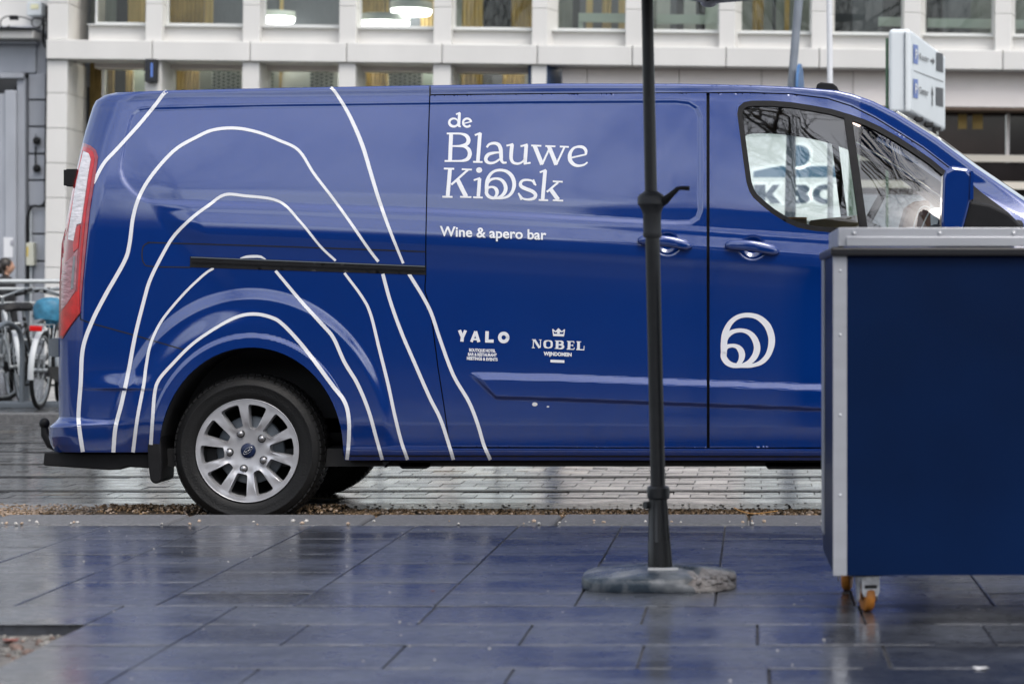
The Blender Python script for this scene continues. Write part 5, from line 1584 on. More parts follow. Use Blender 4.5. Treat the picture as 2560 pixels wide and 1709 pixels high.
# shopfront glazing on the right
def shop(name, x0, x1, p0, p1, d, m): return bbox(name, x0, x1, p0, p1, d, d + .05, m)
for (x0, x1) in ((2155, 2355), (2357, 2530), (2540, 2860)):
    shop('shop_window', x0, x1, 259, 470, BD + .75, 'brownglass' if x0 < 2500 else 'darkglass')
shop('mullion', 2531, 2539, 259, 560, BD + .70, 'stonewarm')
for (p0, p1) in ((366, 384), (434, 453)):
    bbox('shop_stripe', 2150, 2860, p0, p1, BD + .66, BD + .68, 'cream')
bbox('blind_panel', 2150, 2860, 385, 433, BD + .69, BD + .72, 'darkglass')
bbox('shop_base', 2100, 2860, 471, GY, BD + .6, BD + .9, 'stoneg')
for (x, w_) in ((2408, 22), (2445, 26)):  # gold patches paint in reflections of lit windows on the shop glass
    bbox('lit_window_reflection' if False else 'painted_reflection', x, x + w_, 262, 300, BD + .735, BD + .748, 'gold')
# illuminated bank sign above the ground, seen through the van's cab windows
kb0 = [(1600, 335), (2150, 640)]
bbox('sign_panel', 1860, 2128, 330, 540, BD + .44, BD + .50, 'kbcw')
bbox('wall_base', 1401, 1860, 252, GY, BD + .5, BD + .7, 'stonewarm')
bbox('wall_base', 1860, 2155, 541, GY, BD + .5, BD + .7, 'pale')
bbox('door_panel', 2128, 2154, 330, 540, BD + .46, BD + .55, 'green')
def sign_shape(polys, m, name, d):
    for pl in polys:
        mb = MB(); mb.prism([(P(x, y - 0.0115 * (x - 1280), BD).x, P(x, y - 0.0115 * (x - 1280), BD).z) for x, y in pl], 'y', d, d + .02)
        obj(name, mb, M[m], bank)
def ell(cx, cy, rx, ry, a0=0, a1=360, n=24): return [(cx + rx * math.cos(R(t)), cy + ry * math.sin(R(t))) for t in np.linspace(a0, a1, n)]
KO = [(1888, 458), (1918, 458), (1918, 480), (1936, 458), (1955, 458), (1936, 482), (1958, 506), (1932, 506), (1918, 488), (1918, 506), (1888, 506)]
BO = [(1978, 458), (2012, 458)] + ell(2012, 470, 18, 12, -90, 70, 8) + ell(2010, 493, 21, 13, -60, 90, 8) + [(1978, 506)]
CO = ell(2070, 482, 33, 25, 50, 310, 18) + ell(2070, 482, 15, 12, 310, 50, 10)
sign_shape([grow(KO, 5), grow(BO, 5), ell(2068, 482, 39, 31)], 'kbchalo', 'letter_halo', BD + .425)
sign_shape([KO, BO, CO], 'kbcb', 'sign_letter', BD + .405)
sign_shape([ell(1993, 468, 6, 4), ell(1994, 492, 7, 4.5)], 'kbchalo', 'letter_counter', BD + .395)
hill = [(1887, 440), (1887, 424), (1920, 417), (1960, 410), (1985, 417), (2005, 420), (2025, 412), (2040, 411), (2100, 411), (2100, 440)]
sign_shape([grow(hill, 5), ell(2000, 385, 37, 34)], 'kbchalo', 'letter_halo', BD + .425)
sign_shape([hill, ell(2000, 385, 30, 27)], 'kbcs', 'sign_shape', BD + .405)
# lamp box on the first pilaster
lb = MB(); bbox('', 369, 398, LB - 1, 217, BD - .16, BD - .004, '', mb=lb); lbo = obj('wall_lamp', lb, M['ink'], bank, bevel=.01)
lb = MB(); bbox('', 385, 389, LB + 10, 206, BD - .168, BD - .161, '', mb=lb); obj('lamp_strip', lb, mat('blue_lamp_strip', (.1, .2, .6), .4, emit=(.2, .4, 1.0), estr=.08), lbo)

M['ceil'] = mat('room_fill_light', (.9, .9, .9), .5, emit=(1, .95, .86), estr=5.0)  # unseen glowing panels added to brighten the rooms
# rooms behind the glass
for (p0, p1, d0, d1, nm) in ((-240, LT, BD + .6, BD + 4.5, 'room'), (LB - 42, 330, BD + .9, BD + 4.0, 'room')):
    mb = MB()
    xa, xb = P(212, 0, BD).x, P(2720 if p0 < 0 else 1329, 0, BD).x
    za, zb_ = P(0, p0, BD).z, P(0, p1, BD).z
    mb.add([(xa, d1, zb_), (xb, d1, zb_), (xb, d1, za), (xa, d1, za)], [(0, 1, 2, 3)])
    mb.add([(xa, d0, zb_), (xb, d0, zb_), (xb, d1, zb_), (xa, d1, zb_)], [(0, 1, 2, 3)])
    mb.add([(xa, d0, za), (xb, d0, za), (xb, d1, za), (xa, d1, za)], [(0, 1, 2, 3)])
    mb.add([(xa, d0, zb_), (xa, d1, zb_), (xa, d1, za), (xa, d0, za)], [(0, 1, 2, 3)])
    mb.add([(xb, d0, zb_), (xb, d1, zb_), (xb, d1, za), (xb, d0, za)], [(0, 1, 2, 3)])
    obj(nm, mb, M['wallin'], bank, fix=False)
    for k in range(14 if p0 < 0 else 7):
        xx = xa + (k + .5) * 1.05
        cb = MB(); cb.box(xx - .3, xx + .3, d0 + .15, d0 + 1.6, za - .06, za - .02); obj('room_fill_light', cb, M['ceil'], bank)  # added unseen glowing panel that brightens the room
def strip(x0, x1, p0, p1, m, D=BD + 1.0, wavy=False, name='curtain'):
    """flat or folded panel behind a window, measured at the window plane"""
    k = D / (BD)
    a = P(x0, p0 - 0.0115 * (x0 - 1280), D); b = P(x1, p1 - 0.0115 * (x1 - 1280), D)
    mb = MB()
    if wavy:
        n = max(6, int((x1 - x0) / 3)); vs = []
        for i in range(n + 1):
            x = a.x + (b.x - a.x) * i / n; y = D + .035 * math.sin(i * 1.9) 
            vs += [(x, y, b.z), (x, y, a.z)]
        mb.add(vs, [(2*i, 2*i+2, 2*i+3, 2*i+1) for i in range(n)], 0, True)
        return obj(name, mb, M[m], bank, fix=False)
    mb.box(a.x, b.x, D, D + .04, b.z, a.z)
    return obj(name, mb, M[m], bank)
U0, U1 = -200, 120
for (x0, x1, m) in [(225, 290, 'greyg'), (290, 318, 'ink'), (318, 364, 'tan'),
                    (412, 510, 'gold'), (510, 532, 'tan'), (532, 606, 'greyb'),
                    (648, 698, 'greyb'), (698, 707, 'tan'), (707, 848, 'greyb'),
                    (888, 971, 'gold'), (971, 1050, 'greyb'), (1050, 1084, 'tan'),
                    (1126, 1154, 'greyg'), (1154, 1207, 'tan'), (1207, 1277, 'ink'), (1277, 1330, 'gold'),
                    (1395, 1430, 'greyg'), (1430, 1448, 'ink'), (1448, 1464, 'greyb'), (1464, 1481, 'tan'), (1481, 1504, 'greyb'), (1504, 1527, 'tan'), (1527, 1545, 'greyb'), (1545, 1564, 'tan'),
                    (1605, 1640, 'greyg'), (1640, 1674, 'pale'), (1674, 1690, 'greyb'), (1690, 1708, 'ink'), (1708, 1738, 'pale'), (1738, 1762, 'ink'), (1762, 1798, 'palegreen'),
                    (1850, 1880, 'greyg'), (1880, 1907, 'gold'), (1907, 1930, 'greyg'), (1930, 1938, 'ink'), (1938, 1960, 'greyg'), (1960, 1972, 'gold'), (1972, 2030, 'greyg'),
                    (2085, 2130, 'ink'), (2130, 2160, 'greyb'), (2160, 2205, 'greyb'), (2205, 2262, 'ink'),
                    (2310, 2356, 'ink'), (2356, 2425, 'greyb'), (2425, 2490, 'greyg'), (2535, 2720, 'greyg')]:
    strip(x0, x1, U0, U1, m, BD + 1.05 + .02 * random.random(), m in ('tan', 'gold') and (x1 - x0) > 20, 'curtain' if m in ('tan', 'gold') else 'partition')
for (x0, x1, p0, p1) in [(1445, 1562, 33, 57), (1445, 1456, 57, 70), (1640, 1797, 36, 61), (1785, 1797, 61, 75), (2195, 2260, 43, 66), (2318, 2490, 46, 71), (2538, 2700, 50, 74)]:
    strip(x0, x1, p0, p1, 'palegreen', BD + .75, name='desk_panel')
for (x0, x1) in [(2225, 2260), (2318, 2350)]:
    strip(x0, x1, 3, 44, 'ink', BD + .85, name='chair_back')
L0, L1 = LB + 4, 320
for (x0, x1, m) in [(225, 287, 'gold'), (287, 315, 'ink'), (315, 335, 'tan'), (335, 364, 'palegreen'),
                    (412, 500, 'tan'), (500, 532, 'greyg'), (697, 707, 'tan'), (710, 775, 'pale'), (889, 971, 'tan'), (1058, 1086, 'palegreen'),
                    (1127, 1154, 'greyg'), (1154, 1207, 'tan'), (1207, 1257, 'greyb'), (1257, 1312, 'tan')]:
    strip(x0, x1, L0 - 20, L1, m, BD + 1.2, m in ('tan', 'gold'), 'curtain' if m in ('tan', 'gold') else 'partition')
for (x0, x1) in [(530, 606), (650, 697), (775, 846), (971, 1058)]:
    s = strip(x0, x1, L0 - 20, L1, 'pale', BD + 1.15, name='perforated_screen')
    mb = MB()
    for r in range(9):
        for c_ in range(int((x1 - x0) / 12)):
            px = x0 + 6 + c_ * 12; py = 160 + r * 9 + (4.5 if c_ % 2 else 0)
            a = P(px, py - 0.0115 * (px - 1280), BD + 1.145)
            w_ = random.uniform(.018, .028); mb.box(a.x - w_, a.x + w_, BD + 1.13, BD + 1.148, a.z - .014, a.z + .014)
    o = obj('perforation', mb, mat('screen_hole', (.05, .08, .07), .7), s); o['kind'] = 'stuff'
def pendant(x0, x1, pt, pm, pb_):
    D = BD + 0.72
    a = P((x0 + x1) / 2, pm - 0.0115 * ((x0 + x1) / 2 - 1280), D)
    r = (x1 - x0) / 2 * D / F
    t = tag(bpy.data.objects.new('pendant_lamp', None)); COL.objects.link(t); t.parent = bank; t.location = a - PIV
    h = (pm - pt) * D / F
    ry = min(r, .33)
    sq = ry / r
    mb = MB(); mb.lathe([(r, -.0), (r, h), (0, h + .001)], (0, 0, 0), 'z', 40)
    o = obj('lamp_shade', mb, M['lampshade'], t, world=False); o.scale = (1, sq, 1)
    mb = MB(); mb.lathe([(r * .97, 0.01), (r * .97, -.045), (r * .9, -.075), (0, -.08)], (0, 0, 0), 'z', 40)
    o = obj('lamp_glow', mb, M['lamp'], t, world=False); o.scale = (1, sq, 1)
    mb = MB(); mb.tube([(0, 0, h), (0, 0, h + 1.5)], .006, 5); obj('lamp_cord', mb, M['ink'], t, world=False)
pendant(651, 737, 30, 44, 60); pendant(975, 1079, 6, 25, 44); pendant(896, 1024, 38, 56, 66)
# body of the building behind
mb = MB(); bbox('', 175, 2860, -260, -241, BD + .3, BD + 6, '', mb=mb); bbox('', 175, 2860, LT, LB - 44, BD + .55, BD + 6, '', mb=mb); obj('floor_slab', mb, M['joint'], bank)
mb = MB(); bbox('', 118, 2860, -700, -260, BD, BD + 6, '', mb=mb); obj('upper_wall', mb, M['stone'], bank)

# ------------------------------------------------------------------ grey stone house at the far left
GD = 34.7
g0 = P(60, 700, GD)
gh = empty('stone_house', (g0.x, GD, FARPAVE), 'grey stone house front with moulded doorway at the far left', 'building')
def gbox(name, px0, px1, p0, p1, d0, d1, m, bevel=0.0, parent=gh):
    a = P(px0, p0, GD); b = P(px1, p1, GD); mb = MB(); mb.box(a.x, b.x, d0, d1, b.z, a.z)
    return obj(name, mb, M[m] if isinstance(m, str) else m, parent, bevel=bevel)
gbox('wall', -900, 119, -700, 76, GD + .05, GD + 3, 'stone')
gbox('wall', -900, 119, 76, 185, GD + .05, GD + 3, 'stoneg')
gbox('wall', -900, -120, 185, 1000, GD + .08, GD + 3, 'stoneg')
gbox('wall_backing', -120, 119, 185, 1000, GD + .14, GD + 3, mat('house_joint', (.06, .062, .07), .9))
gbox('cornice', -900, 103, 73, 80, GD - .42, GD + .1, 'stoneg', .02)
gbox('cornice', -900, 101, 81, 103, GD - .34, GD + .1, 'stone', .02)
gbox('cornice_under_moulding', -900, 98, 104, 112, GD - .16, GD + .1, 'stoneg', .02)  # lowest cornice moulding, in the house's grey stone
gbox('frieze_panel', -900, 90, 112, 183, GD - .02, GD + .1, 'stoneg', .01)
jy = [183, 250, 317, 385, 451, 516, 585, 653, 722, 790, 860, 930, 990]
for a, b in zip(jy[:-1], jy[1:]): gbox('stone_block', 71, 113, a + 2, b - 2, GD, GD + .2, 'stoneg', .012)
gbox('door_surround', 47, 68, 185, 990, GD - .10, GD + .2, 'stoneg', .015)
gbox('door_surround', 19, 49, 228, 990, GD - .16, GD + .2, 'stoneg', .02)
gbox('door_surround', 2, 20, 236, 990, GD - .10, GD + .2, 'stoneg', .015)
gbox('lintel', -150, 68, 185, 199, GD - .16, GD + .2, 'stoneg', .015)
mb = MB()
q0, q1 = P(-150, 200, GD), P(55, 200, GD); r0, r1 = P(-150, 232, GD), P(22, 232, GD)
mb.add([(q0.x, GD - .12, q0.z), (q1.x, GD - .12, q1.z), (r1.x, GD + .16, r1.z), (r0.x, GD + .16, r0.z)], [(0, 1, 2, 3)])
obj('lintel_splay', mb, M['joint'], gh)
gbox('door', -150, 2, 236, 990, GD + .18, GD + .25, 'ink')
gbox('plinth', -900, 119, 930, 990, GD - .2, GD + .05, 'stoneg', .02)
# two round wall anchors joined by an iron bar
for y in (352, 421):
    mb = MB(); a = P(92, y, GD - .05); mb.blob(a, .058, .03, .058, 0, 16)
    if y == 352: mb.tube([P(92, 352, GD - .04), P(89, 335, GD - .04)], .006, 5)
    obj('wall_anchor', mb, M['black'], gh)
mb = MB(); mb.tube([P(89, 365, GD - .03), P(89, 412, GD - .03)], .012, 6); obj('anchor_bar', mb, M['black'], gh)
# electric box with cables
def wallthing(name, label, cat, px, py): return empty(name, tuple(P(px, py, GD - .1)), label, cat)
t = wallthing('junction_box', 'grey junction box fixed high on the wall above the stone cornice', 'junction box', 95, 25)
b_ = MB(); a = P(76, 8, GD); b = P(113, 43, GD); b_.box(a.x, b.x, GD - .18, GD + .045, b.z, a.z); bo = obj('box', b_, M['boxgrey'], t, bevel=.015)
b_ = MB(); a = P(86, 15, GD); b = P(106, 27, GD); b_.box(a.x, b.x, GD - .187, GD - .181, b.z, a.z); obj('box_label', b_, mat('box_label', (.75, .74, .5), .5), bo)
t = empty('cable', tuple(P(116, 400, GD - .05)), 'black cables looping from the junction box and running down the wall corner', 'cable')
def cable(pts, r, D=GD - .06):
    mb = MB(); mb.tube([P(x, y, D) for x, y in spline(pts, 6)], r, 6); obj('cable_run', mb, M['black'], t)
cable([(117, 15), (118, 60), (119, 110), (119, 180), (117, 260), (115, 380), (114, 470), (113, 505), (100, 516), (82, 515), (73, 530), (69, 560), (70, 640), (70, 720)], .020)
cable([(109, 55), (110, 80), (118, 100), (123, 80), (120, 62), (108, 50), (96, 46), (84, 46), (79, 60), (90, 70), (104, 62), (105, 48)], .010, GD - .2)
cable([(79, 52), (60, 44), (40, 42), (15, 42), (2, 52), (3, 66), (14, 70), (24, 64)], .009, GD - .46)
cable([(112, 60), (110, 95), (114, 120), (120, 108), (126, 85), (122, 66), (115, 56)], .009, GD - .22)
cable([(-40, 70), (20, 70), (60, 71), (103, 70)], .011, GD - .46)
cable([(110, 40), (108, 70), (107, 100), (112, 118)], .013, GD - .25)
mb = MB(); a = P(34, 45, GD - .46); mb.box(a.x - .05, a.x + .06, GD - .50, GD - .42, a.z - .03, a.z + .03); obj('cable_clamp', mb, M['black'], t)
t = wallthing('meter_box', 'cream meter box with a yellow label at the end of a conduit', 'meter box', 82, 640)
b_ = MB(); a = P(72, 607, GD); b = P(92, 664, GD); b_.box(a.x, b.x, GD - .14, GD - .003, b.z, a.z); bo = obj('box', b_, mat('meter_cream', (.62, .62, .52), .5), t, bevel=.01)
b_ = MB(); a = P(74, 617, GD); b = P(78, 641, GD); b_.box(a.x, b.x, GD - .147, GD - .141, b.z, a.z); obj('box_label', b_, M['yellow'], bo)
b_ = MB(); b_.tube([P(77, 520, GD - .05), P(77, 607, GD - .05)], .013, 8); b_.tube([P(77, 664, GD - .05), P(77, 900, GD - .05)], .016, 8); obj('conduit', b_, M['boxgrey'], t)
t = wallthing('notice', 'white paper notice stuck on the grey door surround', 'notice', 28, 620)
b_ = MB(); a = P(18, 594, GD); b = P(41, 644, GD); b_.box(a.x, b.x, GD - .168, GD - .162, b.z, a.z); no = obj('sheet', b_, M['paper'], t)
b_ = MB(); b_.blob(P(30, 608, GD - .17), .03, .003, .045, 0, 10); obj('printed_mark', b_, M['print'], no)

# ------------------------------------------------------------------ railings, bike stands and bikes on the far pavement
RD_ = 23.6
rl = empty('railing', (P(60, 700, RD_).x, RD_, FARPAVE), 'pale metal railing with horizontal bars behind the parked bicycles', 'railing')
def rz(py): return EYE - (py - CY) * RD_ / F
for (py, r) in ((703, .022), (722, .017), (757, .012), (768, .012), (849, .012), (888, .010), (897, .010), (928, .010)):
    mb = MB(); mb.tube([(-16, RD_, rz(py)), (-1.0, RD_, rz(py))], r, 8); obj('bar', mb, M['galv'], rl)
for k in range(-8, 5):
    x = P(64, 0, RD_).x + k * 1.15
    mb = MB(); mb.box(x - .022, x + .022, RD_ + .03, RD_ + .07, FARPAVE, rz(703)); obj('upright', mb, M['stand'], rl)
def stand(px, D, label, span=.62, rot=0.3, top=.74):
    a = P(px, 900, D)
    t = empty('bike_stand', (a.x, D, FARPAVE), label, 'bike stand', 'steel bike stands on the far pavement')
    pts = [(-span/2, 0, 0), (-span/2, 0, top - .15), (-span/2 + .15, 0, top), (span/2 - .15, 0, top), (span/2, 0, top - .15), (span/2, 0, 0)]
    c_, s_ = math.cos(rot), math.sin(rot)
    mb = MB(); mb.tube([(p[0]*c_, p[0]*s_, p[2]) for p in spline([(p[0], p[2]) for p in pts], .06) and [(q[0], 0, q[1]) for q in spline([(p[0], p[2]) for p in pts], .05)]], .024, 8)
    obj('hoop', mb, M['stand'], t, world=False)
    for s in (-1, 1):
        mb = MB(); mb.lathe([(.06, 0), (.06, .01), (.03, .012)], (s * span/2 * c_, s * span/2 * s_, 0), 'z', 12); obj('flange', mb, M['stand'], t, world=False)
stand(18, 21.5, 'grey steel bike stand at the left edge in front of the black wheel', .5, 1.35)
stand(210, 21.6, 'grey steel bike stand hidden behind the rear of the van', .5, 1.35)
mb = MB()
for s in (0, 1): mb.box(-9.5, -4.5, 21.50 + s * .35, 21.56 + s * .35, FARPAVE + .005, FARPAVE + .05)
tag(obj('stand_rail', mb, M['stand'], bevel=.005), 'low steel base rails on the ground under the bicycles', 'base rail')
bpy.data.objects['stand_rail']['kind'] = 'thing'

def bike(px, py, D, ang, frame_m, label, fender=None, cover=False, lean=0.04, light=False, bar='city'):
    """px,py,D: rear wheel hub; ang: heading (0 = +x)"""
    a = P(px, py, D)
    t = empty('bicycle', (a.x, D, FARPAVE), label, 'bicycle', 'bicycles parked on the far pavement')
    t.rotation_euler = (lean, 0, ang)
    r = 0.345
    def wh(x):
        w = bpy.data.objects.new('wheel', None); COL.objects.link(w); w.parent = t; w.location = (x, 0, r)
        mb = MB(); n = 40; vs = []
        for i in range(n):
            p = 2 * math.pi * i / n
            for j in range(8):
                q = 2 * math.pi * j / 8
                rr_ = r - .020 + .020 * math.cos(q); vs.append((rr_ * math.cos(p), .020 * math.sin(q), rr_ * math.sin(p)))
        mb.add(vs, [(i*8+j, ((i+1)%n)*8+j, ((i+1)%n)*8+(j+1)%8, i*8+(j+1)%8) for i in range(n) for j in range(8)], 0, True)
        obj('tyre', mb, M['rubber'], w, world=False)
        mb = MB(); mb.lathe([(r - .038, -.011), (r - .038, .011), (r - .056, .008), (r - .056, -.008)], (0, 0, 0), 'y', 40, closed=True); obj('rim', mb, M['bikesilver'], w, world=False)
        mb = MB()
        for i in range(28):
            p = 2 * math.pi * i / 28; s = .025 * (1 if i % 2 else -1)
            mb.tube([(.02 * math.cos(p + .9), s, .02 * math.sin(p + .9)), ((r - .05) * math.cos(p), 0, (r - .05) * math.sin(p))], .0022, 4)
        mb.tube([(0, -.06, 0), (0, .06, 0)], .018, 8)
        obj('spokes', mb, M['bikesilver'], w, world=False)
    wh(0); wh(1.06)
    mb = MB()
    bb = (.44, 0, .28); st = (.30, 0, .80); hd0 = (.86, 0, .66); hd1 = (.83, 0, .90)
    mb.tube([bb, st], .018, 8); mb.tube([bb, hd0], .020, 8); mb.tube([(.34, 0, .66), hd1], .017, 8)
    for s in (-1, 1):
        mb.tube([(0, s * .06, r), (.42, s * .045, .28)], .010, 6); mb.tube([(0, s * .06, r), (.325, s * .03, .72)], .009, 6)
    obj('frame', mb, frame_m, t, world=False)
    mb = MB()
    mb.tube([hd1, hd0], .022, 8)
    for s in (-1, 1): mb.tube([hd0, (.90, s * .055, .55), (1.06, s * .06, r)], .011, 6)
    obj('fork', mb, frame_m, t, world=False)
    mb = MB(); mb.tube([hd1, (.81, 0, 1.0)], .014, 8)
    mb.tube([(.52, -.30, 1.03), (.60, -.29, 1.045), (.74, -.22, 1.06), (.82, -.08, 1.02), (.83, 0, 1.0), (.82, .08, 1.02), (.74, .22, 1.06), (.60, .29, 1.045), (.52, .30, 1.03)], .012, 8)
    hb = obj('handlebar', mb, M['bikesilver'], t, world=False)
    for s in (-1, 1):
        mb = MB(); mb.tube([(.50, s * .302, 1.028), (.62, s * .287, 1.047)], .018, 8); obj('grip', mb, M['black'], hb, world=False)
    mb = MB(); mb.tube([st, (.285, 0, .88)], .013, 8)
    obj('seat_post', mb, M['bikesilver'], t, world=False)
    mb = MB()
    vs = []; n = 9
    for i in range(n + 1):
        u = i / n; w_ = .105 * (1 - u) ** .7 * (1 if i else .75) + .022
        x = .14 + .27 * u
        for j in range(9):
            q = math.pi * (j / 8); vs.append((x, w_ * math.cos(q), .90 + .045 * math.sin(q) * (1 if 0 < i < n else .6) - .02 * (math.cos(q) ** 2)))
    mb.add(vs, [(i*9+j, i*9+j+1, (i+1)*9+j+1, (i+1)*9+j) for i in range(n) for j in range(8)] + [tuple(range(9)), tuple(range((n+1)*9-1, n*9-1, -1))], 0, True)
    mb.box(.15, .38, -.03, .03, .86, .90)
    sa = obj('saddle', mb, M['black'], t, world=False)
    if cover:
        mb = MB(); vs = []; n = 12; rr2 = random.Random(5)
        for i in range(n + 1):
            u = i / n
            for j in range(15):
                q = -0.55 + (math.pi + 1.1) * j / 14
                w_ = (.135 * (1 - .55 * u)) * (1 if 0 < i < n else .45) * (1 + rr2.uniform(-.07, .07))
                hh = .10 if 0 < i < n else .06
                vs.append((.09 + .36 * u, w_ * math.cos(q), .885 + hh * math.sin(q) - (.06 * (1 - u) if q < 0 or q > math.pi else 0) + rr2.uniform(-.006, .006)))
        mb.add(vs, [(i*15+j, i*15+j+1, (i+1)*15+j+1, (i+1)*15+j) for i in range(n) for j in range(14)] + [tuple(range(15))], 0, True)
        mb.blob((.17, -.02, .79), .055, .06, .075, 0, 9, .25)
        obj('saddle_cover', mb, M['bluecover'], t, world=False)
    for (cx_, a0, a1) in ((0, .35, 3.35), (1.06, .2, 2.4)):
        mb = MB(); vs = []; n = 18
        for i in range(n + 1):
            p = a0 + (a1 - a0) * i / n
            for (y, dr) in ((-.026, -.012), (-.015, 0), (.015, 0), (.026, -.012)):
                rr_ = r + .018 + dr; vs.append((cx_ + rr_ * math.cos(p), y, r + rr_ * math.sin(p)))
        mb.add(vs, [(i*4+j, i*4+j+1, (i+1)*4+j+1, (i+1)*4+j) for i in range(n) for j in range(3)], 0, True)
        obj('mudguard', mb, fender or frame_m, t, world=False, fix=False)
    mb = MB()
    for s in (-1, 1):
        mb.tube([(-.22, s * .06, .745), (.28, s * .05, .755)], .006, 6); mb.tube([(0, s * .07, r), (-.06, s * .065, .745)], .006, 5)
        mb.tube([(0, s * .07, r), (.12, s * .065, .75)], .006, 5)
    for x in (-.2, -.05, .1): mb.tube([(x, -.06, .747), (x, .06, .747)], .005, 5)
    obj('carrier', mb, M['bikesilver'], t, world=False)
    mb = MB(); mb.box(-.262, -.235, -.055, .055, .69, .74)
    obj('rear_light', mb, M['reflector'] if light else M['black'], t, world=False, bevel=.008)
    mb = MB(); mb.lathe([(.085, -.07), (.09, -.066), (.085, -.062)], (.44, 0, .28), 'y', 24)
    mb.tube([(.44, -.07, .28), (.53, -.08, .14)], .011, 6); mb.tube([(.44, .07, .28), (.35, .08, .42)], .011, 6)
    mb.box(.49, .57, -.15, -.08, .13, .15); mb.box(.31, .39, .08, .15, .41, .43)
    mb.prism([(-.05, .30), (.45, .20), (.54, .24), (.53, .33), (.45, .37), (-.05, .38)], 'y', -.085, -.075)
    obj('crankset', mb, M['black'], t, world=False)
bike(98, 930, 21.35, R(92), M['bikeblack'], 'bicycle with a blue plastic saddle cover and red rear light beside the van', M['bikewhite'], True, .05, True)
bike(6, 888, 22.9, R(62), M['bikeblack'], 'black bicycle with a large spoked wheel at the left edge of the picture', M['bikeblack'], False, -.03)
bike(150, 925, 22.2, R(97), M['bikewhite'], 'pale bicycle half hidden behind the rear corner of the van', M['bikesilver'], False, .08)
bike(52, 885, 22.75, R(112), M['bikewhite'], 'white bicycle standing between the black bicycle and the blue saddle cover', M['bikewhite'], False, -.10)

# ------------------------------------------------------------------ person walking behind the railing
WD_ = 32.2
pc = P(10, 700, WD_)
person = bpy.data.meshes.new('person')
H = 1.53
def J(x, y, z): return (x, y, z * H)
joints = {'pel': J(0, 0, .52), 'wst': J(.0, 0, .62), 'chest': J(.01, 0, .73), 'neck': J(.015, 0, .835), 'neckt': J(.03, 0, .87),
          'shL': J(.01, .17, .80), 'elL': J(-.02, .22, .64), 'haL': J(.10, .20, .53), 'shR': J(.01, -.17, .80), 'elR': J(-.04, -.22, .64), 'haR': J(.08, -.20, .52),
          'hiL': J(0, .085, .49), 'knL': J(.10, .09, .28), 'anL': J(.05, .09, .05), 'toL': J(.20, .10, .02), 'hiR': J(0, -.085, .49), 'knR': J(-.02, -.09, .28), 'anR': J(-.20, -.09, .07), 'toR': J(-.09, -.10, .02)}
rad_ = {'pel': .15, 'wst': .13, 'chest': .15, 'neck': .07, 'neckt': .055, 'shL': .075, 'elL': .055, 'haL': .04, 'shR': .075, 'elR': .055, 'haR': .04, 'hiL': .10, 'knL': .065, 'anL': .042, 'toL': .035, 'hiR': .10, 'knR': .065, 'anR': .042, 'toR': .035}
ks = list(joints); E_ = [('pel','wst'),('wst','chest'),('chest','neck'),('neck','neckt'),('chest','shL'),('shL','elL'),('elL','haL'),('chest','shR'),('shR','elR'),('elR','haR'),('pel','hiL'),('hiL','knL'),('knL','anL'),('anL','toL'),('pel','hiR'),('hiR','knR'),('knR','anR'),('anR','toR')]
person.from_pydata([joints[k] for k in ks], [(ks.index(a), ks.index(b)) for a, b in E_], [])
person.materials.append(M['coat'])
po = bpy.data.objects.new('person', person); COL.objects.link(po)
po.location = (pc.x, WD_, FARPAVE); po.rotation_euler = (0, 0, R(25))
sk = po.modifiers.new('skin', 'SKIN'); sk.use_smooth_shade = True
for i, k in enumerate(ks): person.skin_vertices[0].data[i].radius = (rad_[k], rad_[k] * .9); person.skin_vertices[0].data[i].use_root = (k == 'pel')
po.modifiers.new('sub', 'SUBSURF').render_levels = 2
tag(po, 'person with dark tied hair and a black coat walking behind the railing', 'person')
mb = MB(); mb.blob((.045, 0, .925 * H), .085, .070, .105, 0, 16); mb.blob((.13, 0, .92 * H), .018, .012, .016, 0, 8)
mb.blob((.115, 0, .895 * H), .012, .022, .008, 0, 8)
for s in (-1, 1): mb.blob((.03, s * .072, .925 * H), .016, .008, .025, 0, 8)
mb.tube([(.02, 0, .84 * H), (.03, 0, .89 * H)], [.05, .045], 12)
obj('head', mb, M['skin'], po, world=False)
mb = MB(); mb.blob((.015, 0, .942 * H), .098, .083, .10, 0, 16); mb.blob((-.055, 0, .915 * H), .06, .07, .085, 0, 12, .05); mb.blob((-.11, 0, .95 * H), .05, .05, .05, 0, 12, .08)
mb.tube([(-.03, -.03, .90 * H), (-.01, -.06, .85 * H), (.02, -.08, .80 * H)], [.03, .02, .008], 6)
obj('hair', mb, M['hair'], po, world=False)
mb = MB(); vs = []; n = 18
for (z, rx_, ry_) in ((.82, .10, .15), (.78, .15, .19), (.70, .16, .19), (.60, .15, .18), (.48, .18, .20), (.36, .20, .21)):
    for j in range(n):
        a = 2 * math.pi * j / n; vs.append((rx_ * math.cos(a), ry_ * math.sin(a), z * H))
mb.add(vs, [(i*n+j, i*n+(j+1)%n, (i+1)*n+(j+1)%n, (i+1)*n+j) for i in range(5) for j in range(n)], 0, True)
obj('coat', mb, M['coat'], po, world=False)

